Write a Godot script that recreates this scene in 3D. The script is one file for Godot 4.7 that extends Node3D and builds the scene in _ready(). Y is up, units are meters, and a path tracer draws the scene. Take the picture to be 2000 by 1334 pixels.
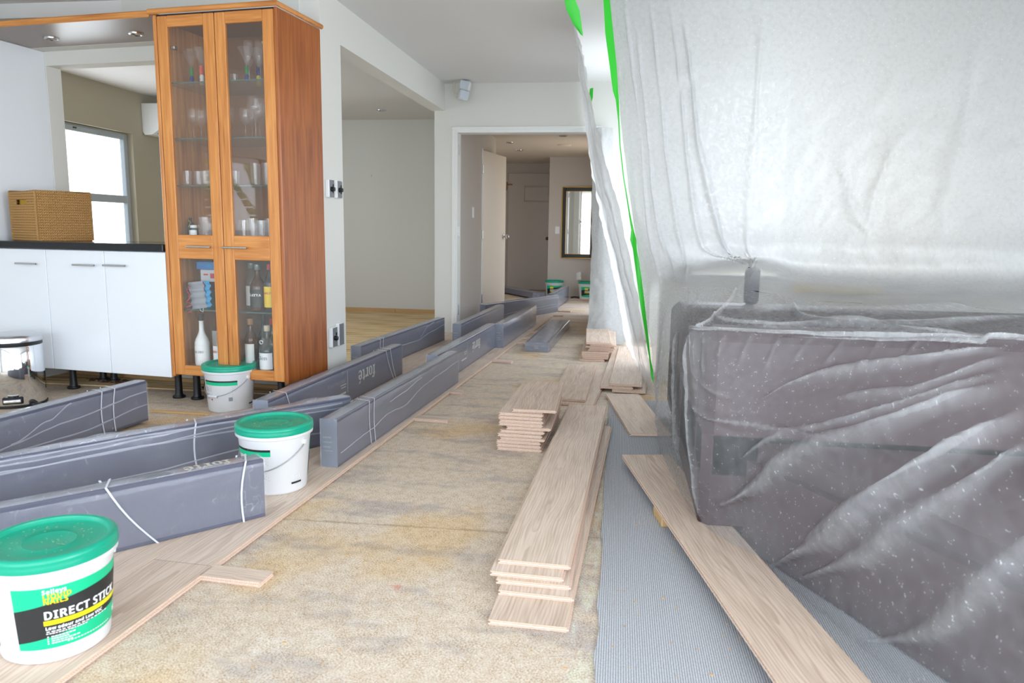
extends Node3D
# A half-renovated living room: oak flooring being laid, packs of boards, adhesive pails, a timber display
# cabinet, and furniture under clear film. Metres, y up; the corridor runs along -z.

const CAB_AT := Vector3(-2.566, 0, -3.905)   # front left corner of the display cabinet
const CAB_TURN := -0.11247
const ORD := ["topmost", "second from the top", "third from the top", "fourth from the top", "fifth from the top", "sixth from the top", "seventh from the top", "eighth from the top", "ninth from the top", "tenth from the top", "eleventh from the top", "bottom"]

var M := {}
var names := {}
var rng := RandomNumberGenerator.new()
var n1 := FastNoiseLite.new()
var n2 := FastNoiseLite.new()

func _ready() -> void:
	rng.seed = 7
	n1.seed = 11
	n1.frequency = 1.0
	n1.fractal_octaves = 3
	n2.seed = 29
	n2.frequency = 1.0
	n2.fractal_type = FastNoiseLite.FRACTAL_NONE
	view_and_light()
	make_materials()
	build_shell()
	build_hall()
	build_laid_floor()
	build_cabinet()
	build_niche()
	build_glassware()
	build_packs()
	build_pails()
	build_plank_stacks()
	build_film()
	build_small_things()
	build_outside()

func view_and_light() -> void:
	var cam := Camera3D.new()
	cam.name = "camera"
	var at := CameraAttributesPhysical.new()
	at.frustum_focal_length = 25.907
	at.frustum_focus_distance = 4.2
	at.exposure_aperture = 5.0
	cam.attributes = at
	cam.fov = 49.712
	cam.near = 0.05
	cam.far = 200.0
	cam.position = Vector3(0, 1.04, 0)
	cam.rotation = Vector3(-0.150327, 0.141484, 0.014541)
	add_child(cam)
	cam.current = true
	var e := Environment.new()
	e.background_mode = Environment.BG_SKY
	var sky := Sky.new()
	var ps := ProceduralSkyMaterial.new()
	ps.sky_top_color = Color(0.80, 0.89, 1.0)
	ps.sky_horizon_color = Color(0.97, 0.985, 1.0)
	ps.ground_horizon_color = Color(0.90, 0.92, 0.90)
	ps.ground_bottom_color = Color(0.66, 0.67, 0.62)
	ps.sky_curve = 0.2
	sky.sky_material = ps
	e.sky = sky
	e.background_energy_multiplier = SKY
	e.tonemap_mode = Environment.TONE_MAPPER_LINEAR
	e.tonemap_exposure = EXPO
	e.sdfgi_enabled = true
	e.ssao_enabled = true
	e.ssil_enabled = true
	var we := WorldEnvironment.new()
	we.name = "world"
	we.environment = e
	add_child(we)
	# daylight entering through the glazing: behind the camera, the left window, the far room, behind the film; the yellow lamp is added
	day("daylight_back", Vector3(-0.9, 1.2, 1.80), Vector3(0, 0, 0), Vector2(4.6, 2.15), 10.0, Color(0.90, 0.95, 1.0))
	day("daylight_left", Vector3(-3.93, 1.15, 0.15), Vector3(0, -PI / 2, 0), Vector2(1.8, 2.0), 3.2, Color(0.78, 0.89, 1.0))
	day("daylight_right", Vector3(3.46, 1.25, 0.3), Vector3(0, PI / 2, 0), Vector2(3.0, 1.9), 17.0, Color(0.92, 0.96, 1.0))
	day("daylight_far_room", Vector3(-4.78, 1.3, -5.9), Vector3(0, -PI / 2, 0), Vector2(1.5, 1.15), 2.1, Color(0.94, 0.97, 1.0))
	day("daylight_kitchen", Vector3(0.80, 1.40, -5.16), Vector3(0, PI, 0), Vector2(0.58, 1.25), 0.85, Color(0.96, 0.98, 1.0))
	day("daylight_yellow_blind", Vector3(1.50, 1.0, -5.08), Vector3(0, PI, 0), Vector2(0.45, 0.8), 0.16, Color(1.0, 0.86, 0.50))  # added lamp for a yellow glow on the film
	day("daylight_kitchen_side", Vector3(3.45, 1.5, -2.9), Vector3(0, PI / 2, 0), Vector2(2.2, 1.4), 1.0, Color(0.94, 0.97, 1.0))
	day("daylight_side_hall", Vector3(-2.9, 1.4, -10.6), Vector3(0, -PI / 2, 0), Vector2(0.8, 1.4), 0.15, Color(1.0, 0.86, 0.7))
	day("daylight_film_side", Vector3(0.285, 1.05, -6.25), Vector3(0, PI / 2, 0), Vector2(1.3, 1.95), 3.0, Color(0.93, 0.97, 1.0))
	day("daylight_hall", Vector3(-0.14, 1.1, -10.0), Vector3(0, PI / 2, 0), Vector2(1.3, 1.8), 0.6, Color(1.0, 0.93, 0.84))

const SKY := 2.6
const EXPO := 1.08

func day(called: String, at: Vector3, turn: Vector3, size: Vector2, energy: float, col: Color) -> void:
	var l := AreaLight3D.new()
	l.name = called
	l.area_size = size
	l.light_energy = energy
	l.light_color = col
	l.area_range = 40.0
	l.area_attenuation = 2.0
	l.shadow_enabled = true
	l.position = at
	l.rotation = turn
	add_child(l)

# ---------------------------------------------------------------- helpers

func numbered(called: String) -> String:
	var k: int = names.get(called, 0)
	names[called] = k + 1
	return called if k == 0 else "%s_%03d" % [called, k]

func thing(called: String, label: String, cat: String, at := Vector3.ZERO, turn := 0.0, group := "") -> Node3D:
	var o := Node3D.new()
	o.name = numbered(called)
	o.position = at
	o.rotation.y = turn
	add_child(o)
	tag(o, label, cat, group)
	return o

func tag(o: Node, label: String, cat: String, group := "") -> void:
	o.set_meta("label", label)
	o.set_meta("category", cat)
	if group != "":
		o.set_meta("group", group)

func part(p: Node, called: String, mesh: Mesh, m: Material, at := Vector3.ZERO, rot := Vector3.ZERO) -> MeshInstance3D:
	var o := MeshInstance3D.new()
	o.name = called
	o.mesh = mesh
	if m:
		o.material_override = m
	o.position = at
	o.rotation = rot
	p.add_child(o, true)
	return o

func solo(called: String, label: String, cat: String, mesh: Mesh, m: Material, at := Vector3.ZERO, turn := 0.0, group := "") -> MeshInstance3D:
	var o := part(self, numbered(called), mesh, m, at, Vector3(0, turn, 0))
	tag(o, label, cat, group)
	return o

func struct(called: String, mesh: Mesh, m: Material, at := Vector3.ZERO, turn := 0.0) -> MeshInstance3D:
	var o := part(self, numbered(called), mesh, m, at, Vector3(0, turn, 0))
	o.set_meta("kind", "structure")
	return o

func dup(src: Node3D, at: Vector3, turn: float, label: String) -> Node3D:
	var o: Node3D = src.duplicate()
	var base := String(src.name)
	if base.length() > 4 and base[base.length() - 4] == "_":
		base = base.substr(0, base.length() - 4)
	o.name = numbered(base)
	add_child(o)
	o.position = at
	o.rotation.y = turn
	o.set_meta("label", label)
	return o

func new_st() -> SurfaceTool:
	var st := SurfaceTool.new()
	st.begin(Mesh.PRIMITIVE_TRIANGLES)
	return st

func tri(st: SurfaceTool, a: Vector3, b: Vector3, c: Vector3) -> void:   # counter-clockwise seen from outside
	var n := (b - a).cross(c - a).normalized()
	var an := n.abs()
	for p in [a, c, b]:
		st.set_normal(n)
		if an.y >= an.x and an.y >= an.z:
			st.set_uv(Vector2(p.x, p.z))
		elif an.x >= an.z:
			st.set_uv(Vector2(p.z, p.y))
		else:
			st.set_uv(Vector2(p.x, p.y))
		st.add_vertex(p)

func quad(st: SurfaceTool, a: Vector3, b: Vector3, c: Vector3, d: Vector3) -> void:
	tri(st, a, b, c)
	tri(st, a, c, d)

# a box of size s centred on c with chamfered edges, turned by xf
func add_box(st: SurfaceTool, c: Vector3, s: Vector3, b := 0.002, xf := Transform3D()) -> void:
	var h := s * 0.5
	b = minf(b, minf(h.x, minf(h.y, h.z)) * 0.9)
	var P := {}
	for sx in [-1, 1]:
		for sy in [-1, 1]:
			for sz in [-1, 1]:
				var v := Vector3(sx * h.x, sy * h.y, sz * h.z)
				P[[sx, sy, sz, 0]] = xf * (c + v - Vector3(0, sy * b, sz * b))
				P[[sx, sy, sz, 1]] = xf * (c + v - Vector3(sx * b, 0, sz * b))
				P[[sx, sy, sz, 2]] = xf * (c + v - Vector3(sx * b, sy * b, 0))
	var ctr := xf * c
	for k in 3:
		var i := (k + 1) % 3
		var j := (k + 2) % 3
		for s0 in [-1, 1]:
			var q := []
			for t in [[-1, -1], [1, -1], [1, 1], [-1, 1]]:
				var key := [0, 0, 0, k]
				key[k] = s0
				key[i] = t[0]
				key[j] = t[1]
				q.append(P[key])
			oquad(st, q, ctr)
			if b > 0.0:
				for s1 in [-1, 1]:      # the edge along axis j between faces k and i
					var e := []
					for t in [[k, -1], [k, 1], [i, 1], [i, -1]]:
						var key2 := [0, 0, 0, t[0]]
						key2[k] = s0
						key2[i] = s1
						key2[j] = t[1]
						e.append(P[key2])
					oquad(st, e, ctr)
	if b > 0.0:
		for sx in [-1, 1]:
			for sy in [-1, 1]:
				for sz in [-1, 1]:
					var a0: Vector3 = P[[sx, sy, sz, 0]]
					var a1: Vector3 = P[[sx, sy, sz, 1]]
					var a2: Vector3 = P[[sx, sy, sz, 2]]
					if (a1 - a0).cross(a2 - a0).dot(a0 - ctr) > 0:
						tri(st, a0, a1, a2)
					else:
						tri(st, a0, a2, a1)

func oquad(st: SurfaceTool, q: Array, ctr: Vector3) -> void:
	var a: Vector3 = q[0]
	var b: Vector3 = q[1]
	var d: Vector3 = q[3]
	if (b - a).cross(d - a).dot((a + q[2]) * 0.5 - ctr) > 0:
		quad(st, q[0], q[1], q[2], q[3])
	else:
		quad(st, q[0], q[3], q[2], q[1])

func box(s: Vector3, b := 0.002, c := Vector3.ZERO) -> ArrayMesh:
	var st := new_st()
	add_box(st, c, s, b)
	return st.commit()

func boxes(list: Array, b := 0.002) -> ArrayMesh:     # [[centre, size], ...] joined into one mesh
	var st := new_st()
	for q in list:
		add_box(st, q[0], q[1], b)
	return st.commit()

func span(a: Vector3, b: Vector3) -> Array:
	return [(a + b) * 0.5, (b - a).abs()]

# rows of points into a smooth sheet; winding follows the normals
func sheet(rows: Array, uvs := [], cols := [], flip := false) -> ArrayMesh:
	var nr := rows.size()
	var nc: int = rows[0].size()
	var pos := PackedVector3Array()
	var nor := PackedVector3Array()
	var uv := PackedVector2Array()
	var col := PackedColorArray()
	var idx := PackedInt32Array()
	for r in nr:
		var row: PackedVector3Array = rows[r]
		var up: PackedVector3Array = rows[maxi(r - 1, 0)]
		var dn: PackedVector3Array = rows[mini(r + 1, nr - 1)]
		var closed: bool = row[0].is_equal_approx(row[nc - 1])
		for c in nc:
			var l := c - 1
			var rr := c + 1
			if closed:
				if l < 0: l = nc - 2
				if rr >= nc: rr = 1
			else:
				l = maxi(l, 0)
				rr = mini(rr, nc - 1)
			var du := row[rr] - row[l]
			var dv := dn[c] - up[c]
			var n := dv.cross(du)
			n = n.normalized() if n.length() > 1e-12 else Vector3.UP
			pos.append(row[c])
			nor.append(-n if flip else n)
			uv.append(uvs[r][c] if uvs.size() else Vector2(float(c) / (nc - 1), float(r) / (nr - 1)))
			if cols.size(): col.append(cols[r][c])
	for r in nr - 1:
		for c in nc - 1:
			var a := r * nc + c
			var b := a + 1
			var d := a + nc
			var e := d + 1
			# normal is dv x du: counter-clockwise a, d, e, b -> Godot wants it clockwise
			if flip:
				idx.append_array(PackedInt32Array([a, d, b, b, d, e]))
			else:
				idx.append_array(PackedInt32Array([a, b, d, b, e, d]))
	var arr := []
	arr.resize(Mesh.ARRAY_MAX)
	arr[Mesh.ARRAY_VERTEX] = pos
	arr[Mesh.ARRAY_NORMAL] = nor
	arr[Mesh.ARRAY_TEX_UV] = uv
	if cols.size(): arr[Mesh.ARRAY_COLOR] = col
	arr[Mesh.ARRAY_INDEX] = idx
	var m := ArrayMesh.new()
	m.add_surface_from_arrays(Mesh.PRIMITIVE_TRIANGLES, arr)
	return m

# profile of (radius, height) turned round the y axis; outside runs upwards. Sharp where the profile bends by over 40 degrees
func lathe(pr: Array, seg := 32, a0 := 0.0, a1 := TAU) -> ArrayMesh:
	var pos := PackedVector3Array()
	var nor := PackedVector3Array()
	var uv := PackedVector2Array()
	var idx := PackedInt32Array()
	var ns := []
	for k in pr.size() - 1:
		var d: Vector2 = pr[k + 1] - pr[k]
		ns.append(Vector2(d.y, -d.x).normalized())
	for k in pr.size() - 1:
		var na: Vector2 = ns[k]
		var nb: Vector2 = ns[k]
		if k > 0 and ns[k].dot(ns[k - 1]) > 0.72: na = (ns[k] + ns[k - 1]).normalized()
		if k < ns.size() - 1 and ns[k].dot(ns[k + 1]) > 0.72: nb = (ns[k] + ns[k + 1]).normalized()
		var base := pos.size()
		for s in seg + 1:
			var t := a0 + (a1 - a0) * s / seg
			var dir := Vector3(sin(t), 0, cos(t))
			for q in [[pr[k], na], [pr[k + 1], nb]]:
				pos.append(dir * q[0].x + Vector3(0, q[0].y, 0))
				nor.append(dir * q[1].x + Vector3(0, q[1].y, 0))
				uv.append(Vector2(float(s) / seg, q[0].y))
		for s in seg:
			var a := base + s * 2
			idx.append_array(PackedInt32Array([a, a + 1, a + 2, a + 1, a + 3, a + 2]))
	var arr := []
	arr.resize(Mesh.ARRAY_MAX)
	arr[Mesh.ARRAY_VERTEX] = pos
	arr[Mesh.ARRAY_NORMAL] = nor
	arr[Mesh.ARRAY_TEX_UV] = uv
	arr[Mesh.ARRAY_INDEX] = idx
	var m := ArrayMesh.new()
	m.add_surface_from_arrays(Mesh.PRIMITIVE_TRIANGLES, arr)
	return m

func V(a: Array) -> Array:          # [r, y, r, y, ...] -> [Vector2, ...]
	var o := []
	for i in a.size() / 2: o.append(Vector2(a[i * 2], a[i * 2 + 1]))
	return o

func tube(pts: Array, r: float, seg := 8, closed := false) -> ArrayMesh:
	var rows := []
	var n := pts.size()
	var side := Vector3.ZERO
	for i in n + (1 if closed else 0):
		var p: Vector3 = pts[i % n]
		var a: Vector3 = pts[(i - 1 + n) % n] if closed else pts[maxi(i - 1, 0)]
		var b: Vector3 = pts[(i + 1) % n] if closed else pts[mini(i + 1, n - 1)]
		var t := (b - a).normalized()
		if side == Vector3.ZERO:
			side = t.cross(Vector3.UP if absf(t.y) < 0.9 else Vector3.RIGHT).normalized()
		side = (side - t * side.dot(t)).normalized()
		var up := t.cross(side)
		var row := PackedVector3Array()
		for s in seg + 1:
			var w := TAU * s / seg
			row.append(p + (side * cos(w) + up * sin(w)) * r)
		rows.append(row)
	if not closed:
		var f := PackedVector3Array()
		var l := PackedVector3Array()
		for s in seg + 1:
			f.append(pts[0])
			l.append(pts[n - 1])
		rows.push_front(f)
		rows.append(l)
	return sheet(rows, [], [], true)

func merge(list: Array) -> ArrayMesh:      # [[mesh, transform], ...]
	var st := new_st()
	for q in list:
		for s in q[0].get_surface_count():
			st.append_from(q[0], s, q[1])
	return st.commit()

func at3(x: float, y: float, z: float) -> Transform3D:
	return Transform3D(Basis(), Vector3(x, y, z))

# flat outline (counter-clockwise or not) in xy, thickness towards +z
func slab2d(poly: PackedVector2Array, depth: float) -> ArrayMesh:
	var st := new_st()
	var ids := Geometry2D.triangulate_polygon(poly)
	for k in ids.size() / 3:
		var a := poly[ids[k * 3]]
		var b := poly[ids[k * 3 + 1]]
		var c := poly[ids[k * 3 + 2]]
		if (b - a).cross(c - a) < 0:
			var t := b
			b = c
			c = t
		tri(st, Vector3(a.x, a.y, depth), Vector3(b.x, b.y, depth), Vector3(c.x, c.y, depth))
		tri(st, Vector3(a.x, a.y, 0), Vector3(c.x, c.y, 0), Vector3(b.x, b.y, 0))
	var cw := Geometry2D.is_polygon_clockwise(poly)
	for k in poly.size():
		var a := poly[k]
		var b := poly[(k + 1) % poly.size()]
		if not cw:
			var t := a
			a = b
			b = t
		quad(st, Vector3(b.x, b.y, 0), Vector3(a.x, a.y, 0), Vector3(a.x, a.y, depth), Vector3(b.x, b.y, depth))
	return st.commit()

func text(s: String, h: float, bold := true, serif := false, depth := 0.0006) -> TextMesh:
	var f := SystemFont.new()
	f.font_names = PackedStringArray(["Droid Serif" if serif else "Droid Sans"])
	f.font_weight = 700 if bold else 400
	var t := TextMesh.new()
	t.text = s
	t.font = f
	t.font_size = 64
	t.pixel_size = h / 64.0
	t.depth = depth
	t.curve_step = 1.5
	t.horizontal_alignment = HORIZONTAL_ALIGNMENT_LEFT
	return t

# wraps a mesh drawn flat in xy (x = arc metres, z = height above the skin) round a taper of radius ra + rb * y
func bend(m: Mesh, xf: Transform3D, ra: float, rb: float, lift: float) -> ArrayMesh:
	var st := new_st()
	for s in m.get_surface_count():
		var arr := m.surface_get_arrays(s)
		var v: PackedVector3Array = arr[Mesh.ARRAY_VERTEX]
		var nn: PackedVector3Array = arr[Mesh.ARRAY_NORMAL]
		var ids: PackedInt32Array = arr[Mesh.ARRAY_INDEX] if arr[Mesh.ARRAY_INDEX] != null else PackedInt32Array(range(v.size()))
		for i in ids:
			var p := xf * v[i]
			var n := xf.basis * nn[i]
			var R := ra + rb * p.y
			var t := p.x / (ra + rb * 0.12)
			var q := Basis(Vector3.UP, t)
			st.set_normal((q * n).normalized())
			st.set_uv(Vector2(p.x, p.y))
			st.add_vertex(q * Vector3(0, p.y, R + lift + p.z))
	return st.commit()

# ---------------------------------------------------------------- materials

func flat(called: String, c: Color, rough := 0.6, metal := 0.0, spec := 0.5) -> StandardMaterial3D:
	var m := StandardMaterial3D.new()
	m.resource_name = called
	m.albedo_color = c
	m.roughness = rough
	m.metallic = metal
	m.metallic_specular = spec
	M[called] = m
	return m

func S(r: int, g: int, b: int) -> Color:
	return Color(r / 255.0, g / 255.0, b / 255.0)

func seamless(w: int, h: int, freq: float, oct: int, sd: int, type := FastNoiseLite.TYPE_SIMPLEX_SMOOTH) -> PackedByteArray:
	var n := FastNoiseLite.new()
	n.noise_type = type
	n.seed = sd
	n.frequency = freq
	n.fractal_octaves = oct
	var im := n.get_seamless_image(w, h)
	im.convert(Image.FORMAT_L8)
	return im.get_data()

func tex(w: int, h: int, data: PackedByteArray, f := Image.FORMAT_RGB8) -> ImageTexture:
	return ImageTexture.create_from_image(Image.create_from_data(w, h, false, f, data))

func stretched(w: int, h: int, freq: float, sd: int, sx: int, sy: int) -> PackedByteArray:   # seamless noise stretched along one axis
	var n := FastNoiseLite.new()
	n.seed = sd
	n.frequency = freq
	n.fractal_octaves = 3
	var im := n.get_seamless_image(w / sx, h / sy)
	im.convert(Image.FORMAT_L8)
	im.resize(w, h, Image.INTERPOLATE_CUBIC)
	return im.get_data()

func ramp(cs: Array, t: float) -> Color:
	t = clampf(t, 0.0, 0.9999) * (cs.size() - 1)
	var k := int(t)
	return cs[k].lerp(cs[k + 1], t - k)

func lut(cs: Array) -> Array:
	var o := []
	for i in 256: o.append(ramp(cs, i / 255.0))
	return o

func make_materials() -> void:
	flat("wall", S(224, 223, 218), 0.85, 0.0, 0.3)
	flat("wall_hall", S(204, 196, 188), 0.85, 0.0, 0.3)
	flat("wall_far_shaded", S(182, 174, 155), 0.85, 0.0, 0.3)  # far room paint, darkened to give its window wall shade
	flat("wall_far_room", S(224, 224, 220), 0.85, 0.0, 0.3)
	flat("ceiling", S(226, 225, 224), 0.9, 0.0, 0.2)
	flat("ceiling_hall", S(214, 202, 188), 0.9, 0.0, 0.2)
	flat("trim", S(236, 237, 235), 0.45)
	flat("white_lacquer", S(236, 240, 246), 0.28)
	flat("door_paint", S(224, 212, 196), 0.3)
	flat("white_plastic", S(238, 239, 240), 0.35)
	flat("pail_white", S(230, 231, 233), 0.3)
	flat("pail_green", S(6, 158, 126), 0.32)
	flat("lid_dust", S(120, 168, 128), 0.8)
	flat("label_green", S(0, 190, 136), 0.4)
	flat("label_black", S(34, 35, 36), 0.45)
	flat("label_white", S(244, 245, 245), 0.4)
	flat("label_grey", S(150, 152, 158), 0.5)
	flat("label_yellow", S(240, 222, 20), 0.4)
	flat("label_red", S(200, 40, 50), 0.4)
	flat("black_plastic", S(26, 27, 30), 0.4)
	flat("worktop", S(24, 27, 34), 0.12)
	flat("steel", S(205, 205, 208), 0.24, 1.0)
	flat("chrome", S(222, 224, 228), 0.05, 1.0)
	flat("brass_dark", S(120, 90, 52), 0.3, 1.0)
	flat("wire", S(178, 180, 184), 0.35, 0.9)
	flat("grey_alu", S(182, 190, 196), 0.4, 0.2)
	flat("grey_plate", S(126, 128, 134), 0.35, 0.3)
	flat("frame_black", S(14, 13, 13), 0.3)
	flat("gold", S(186, 142, 62), 0.3, 0.9)
	flat("mirror", S(235, 236, 234), 0.015, 1.0)
	flat("tape_green", S(52, 205, 50), 0.4)
	flat("strap", S(215, 216, 224), 0.4)
	flat("print_pale", S(196, 193, 182), 0.5)
	flat("print_dim", S(126, 126, 130), 0.5)
	flat("sofa", S(66, 42, 48), 0.5)
	flat("sofa_dark", S(58, 42, 44), 0.55)
	flat("navy", S(30, 42, 66), 0.6)
	flat("yellow_curtain", S(240, 214, 120), 0.8)
	flat("timber_pale", S(206, 168, 118), 0.7)
	flat("rust_dust", S(112, 72, 58), 0.95)
	flat("speaker_white", S(232, 233, 236), 0.4)
	flat("speaker_cloth", S(205, 212, 224), 0.8)
	flat("speaker_bracket", S(214, 209, 192), 0.5)
	flat("leaf", S(168, 188, 40), 0.45)
	flat("leaf_dry", S(190, 150, 50), 0.6)
	flat("palm_trunk", S(120, 104, 84), 0.9)
	flat("outside_ground", S(150, 152, 128), 0.95)
	M.leaf.backlight_enabled = true
	M.leaf.backlight = Color(0.6, 0.6, 0.2)
	flat("bottle_white", S(240, 240, 238), 0.25)
	flat("cap_brown", S(48, 34, 30), 0.4)
	flat("cap_white", S(236, 238, 240), 0.35)
	flat("cap_red", S(178, 24, 44), 0.35)
	flat("cap_black", S(22, 22, 24), 0.35)
	flat("cap_grey", S(140, 150, 150), 0.35, 0.5)
	flat("cap_cream", S(222, 206, 176), 0.5)
	flat("cap_cork", S(168, 120, 80), 0.7)
	flat("label_cream", S(236, 236, 230), 0.6)
	flat("liquor_dark", S(30, 16, 12), 0.08)
	flat("liquor_amber", S(74, 36, 20), 0.08)
	flat("bottle_green", S(28, 42, 34), 0.06)
	flat("bag_black", S(30, 32, 36), 0.35)
	flat("label_yellow_deep", S(244, 206, 20), 0.4)
	flat("carton_blue", S(62, 132, 200), 0.5)
	flat("carton_pale", S(206, 208, 212), 0.5)
	flat("carton_red", S(150, 40, 48), 0.5)
	flat("carton_green", S(40, 110, 70), 0.5)
	flat("mask_grey", S(150, 153, 160), 0.8)
	flat("cyan_wrap", S(30, 150, 205), 0.3)
	flat("string_pink", S(224, 50, 92), 0.6)
	flat("stem_blue", S(58, 56, 130), 0.2)
	flat("stem_green", S(40, 140, 70), 0.2)
	flat("stem_red", S(226, 74, 62), 0.3)
	flat("stem_white", S(222, 220, 214), 0.4)
	flat("stem_yellow", S(214, 200, 40), 0.3)
	var gl := flat("glassware", Color(0.97, 0.98, 1.0, 0.04), 0.02)
	gl.transparency = BaseMaterial3D.TRANSPARENCY_ALPHA
	gl.metallic_specular = 0.7
	var pane := flat("pane", Color(0.9, 0.95, 0.93, 0.02), 0.02)
	pane.transparency = BaseMaterial3D.TRANSPARENCY_ALPHA
	var sg := flat("shelf_glass", Color(0.62, 0.75, 0.70, 0.25), 0.03)
	sg.transparency = BaseMaterial3D.TRANSPARENCY_ALPHA
	flat("shelf_edge", S(70, 92, 88), 0.1)
	particleboard()
	oak()
	cabinet_wood()
	underlay()
	film_materials()
	cardboard()
	wicker()

func particleboard() -> void:
	var w := 1024
	var a := seamless(w, w, 0.085, 2, 3)          # flakes
	var b := seamless(w, w, 0.20, 2, 17, FastNoiseLite.TYPE_SIMPLEX)
	var c := seamless(w, w, 0.012, 3, 5)          # broad tone
	var tones := lut([S(172, 142, 112), S(206, 182, 154), S(222, 203, 181), S(231, 217, 199), S(241, 231, 218)])
	var out := PackedByteArray()
	out.resize(w * w * 3)
	for i in w * w:
		var t := a[i] * 0.50 + b[i] * 0.34 + c[i] * 0.16
		t = (t - 128.0) * 2.2 + 134.0
		var q: Color = tones[clampi(int(t), 0, 255)]
		out[i * 3] = q.r8
		out[i * 3 + 1] = q.g8
		out[i * 3 + 2] = q.b8
	var m := flat("particleboard", Color.WHITE, 0.85, 0.0, 0.25)
	m.albedo_texture = tex(w, w, out)
	m.uv1_scale = Vector3(1.6, 1.6, 1.6)
	# stains: grey scuffs, pale glue residue and a red mark, laid over the sheet in metres (uv2 over 4 m x 12 m)
	var sw := 512
	var sh := 1536
	var st := PackedByteArray()
	st.resize(sw * sh * 3)
	var scuff := FastNoiseLite.new()
	scuff.seed = 41
	scuff.frequency = 1.0
	scuff.fractal_octaves = 4
	var i := 0
	for y in sh:
		for x in sw:
			var wx := -3.9 + 4.0 * (x + 0.5) / sw
			var wz := -12.0 + 12.0 * (y + 0.5) / sh
			var f := scuff.get_noise_2d(wx * 1.6 + 7.0, wz * 4.2)
			var g := scuff.get_noise_2d(wx * 9.0, wz * 16.0 + 30.0)
			var k := smoothstep(0.0, 0.6, f + g * 0.32) * 0.8
			var col := Color(1, 1, 1).lerp(Color(0.86, 0.87, 0.92), k)
			var u := smoothstep(0.18, 0.5, scuff.get_noise_2d(wx * 0.9 - 11.0, wz * 0.7 + 3.0))
			col = col * Color(1, 1, 1).lerp(Color(1.0, 0.955, 0.87), u)
			for q in [[-0.66, -1.42, 0.09, 0.035], [-0.62, -1.76, 0.05, 0.03], [-0.52, -1.72, 0.05, 0.02], [-0.84, -1.62, 0.07, 0.05], [-0.73, -1.66, 0.035, 0.035]]:
				var d := Vector2((wx - q[0]) / q[2], (wz - q[1]) / q[3]).length() + g * 1.3
				col = col.lerp(Color(1.02, 1.04, 1.08), (1.0 - smoothstep(0.5, 1.1, d)) * 0.55)
			var rd := Vector2((wx + 0.605) / 0.02, (wz + 1.955) / 0.022).length() + g
			col = col.lerp(Color(1.0, 0.70, 0.66), (1.0 - smoothstep(0.4, 1.0, rd)) * 0.7)
			# glue line beside the underlay
			var ed := absf(wx + 0.055 + g * 0.02)
			if wz < -1.0 and wz > -6.0:
				var gk := (1.0 - smoothstep(0.02, 0.05, ed)) * smoothstep(-0.1, 0.25, scuff.get_noise_2d(wx * 20.0, wz * 3.0 + 9.0) + 0.1)
				col = col.lerp(Color(1.0, 1.06, 1.18), gk * 0.8)
			# sheet joints
			for jz in [-2.42, -4.86, -7.3, -9.7]:
				if absf(wz - jz + wx * 0.03 + g * 0.004) < 0.006: col = col.lerp(Color(0.72, 0.66, 0.6), 0.4)
			st[i] = clampi(int(col.r * 246), 0, 255)
			st[i + 1] = clampi(int(col.g * 246), 0, 255)
			st[i + 2] = clampi(int(col.b * 246), 0, 255)
			i += 3
	m.detail_enabled = true
	m.detail_blend_mode = BaseMaterial3D.BLEND_MODE_MUL
	m.detail_uv_layer = BaseMaterial3D.DETAIL_UV_2
	m.detail_albedo = tex(sw, sh, st)
	# bare plywood of the far room
	var p := flat("plywood", S(236, 206, 158), 0.8, 0.0, 0.25)
	var g1 := stretched(512, 512, 0.03, 8, 8, 1)
	var po := PackedByteArray()
	po.resize(512 * 512 * 3)
	var pt := lut([S(150, 104, 62), S(205, 170, 120), S(235, 208, 164), S(242, 220, 180)])
	for k in 512 * 512:
		var q: Color = pt[clampi(int((g1[k] - 128.0) * 0.9 + 150.0), 0, 255)]
		po[k * 3] = q.r8
		po[k * 3 + 1] = q.g8
		po[k * 3 + 2] = q.b8
	p.albedo_color = Color.WHITE
	p.albedo_texture = tex(512, 512, po)
	p.uv1_scale = Vector3(0.7, 1.3, 1)

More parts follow.
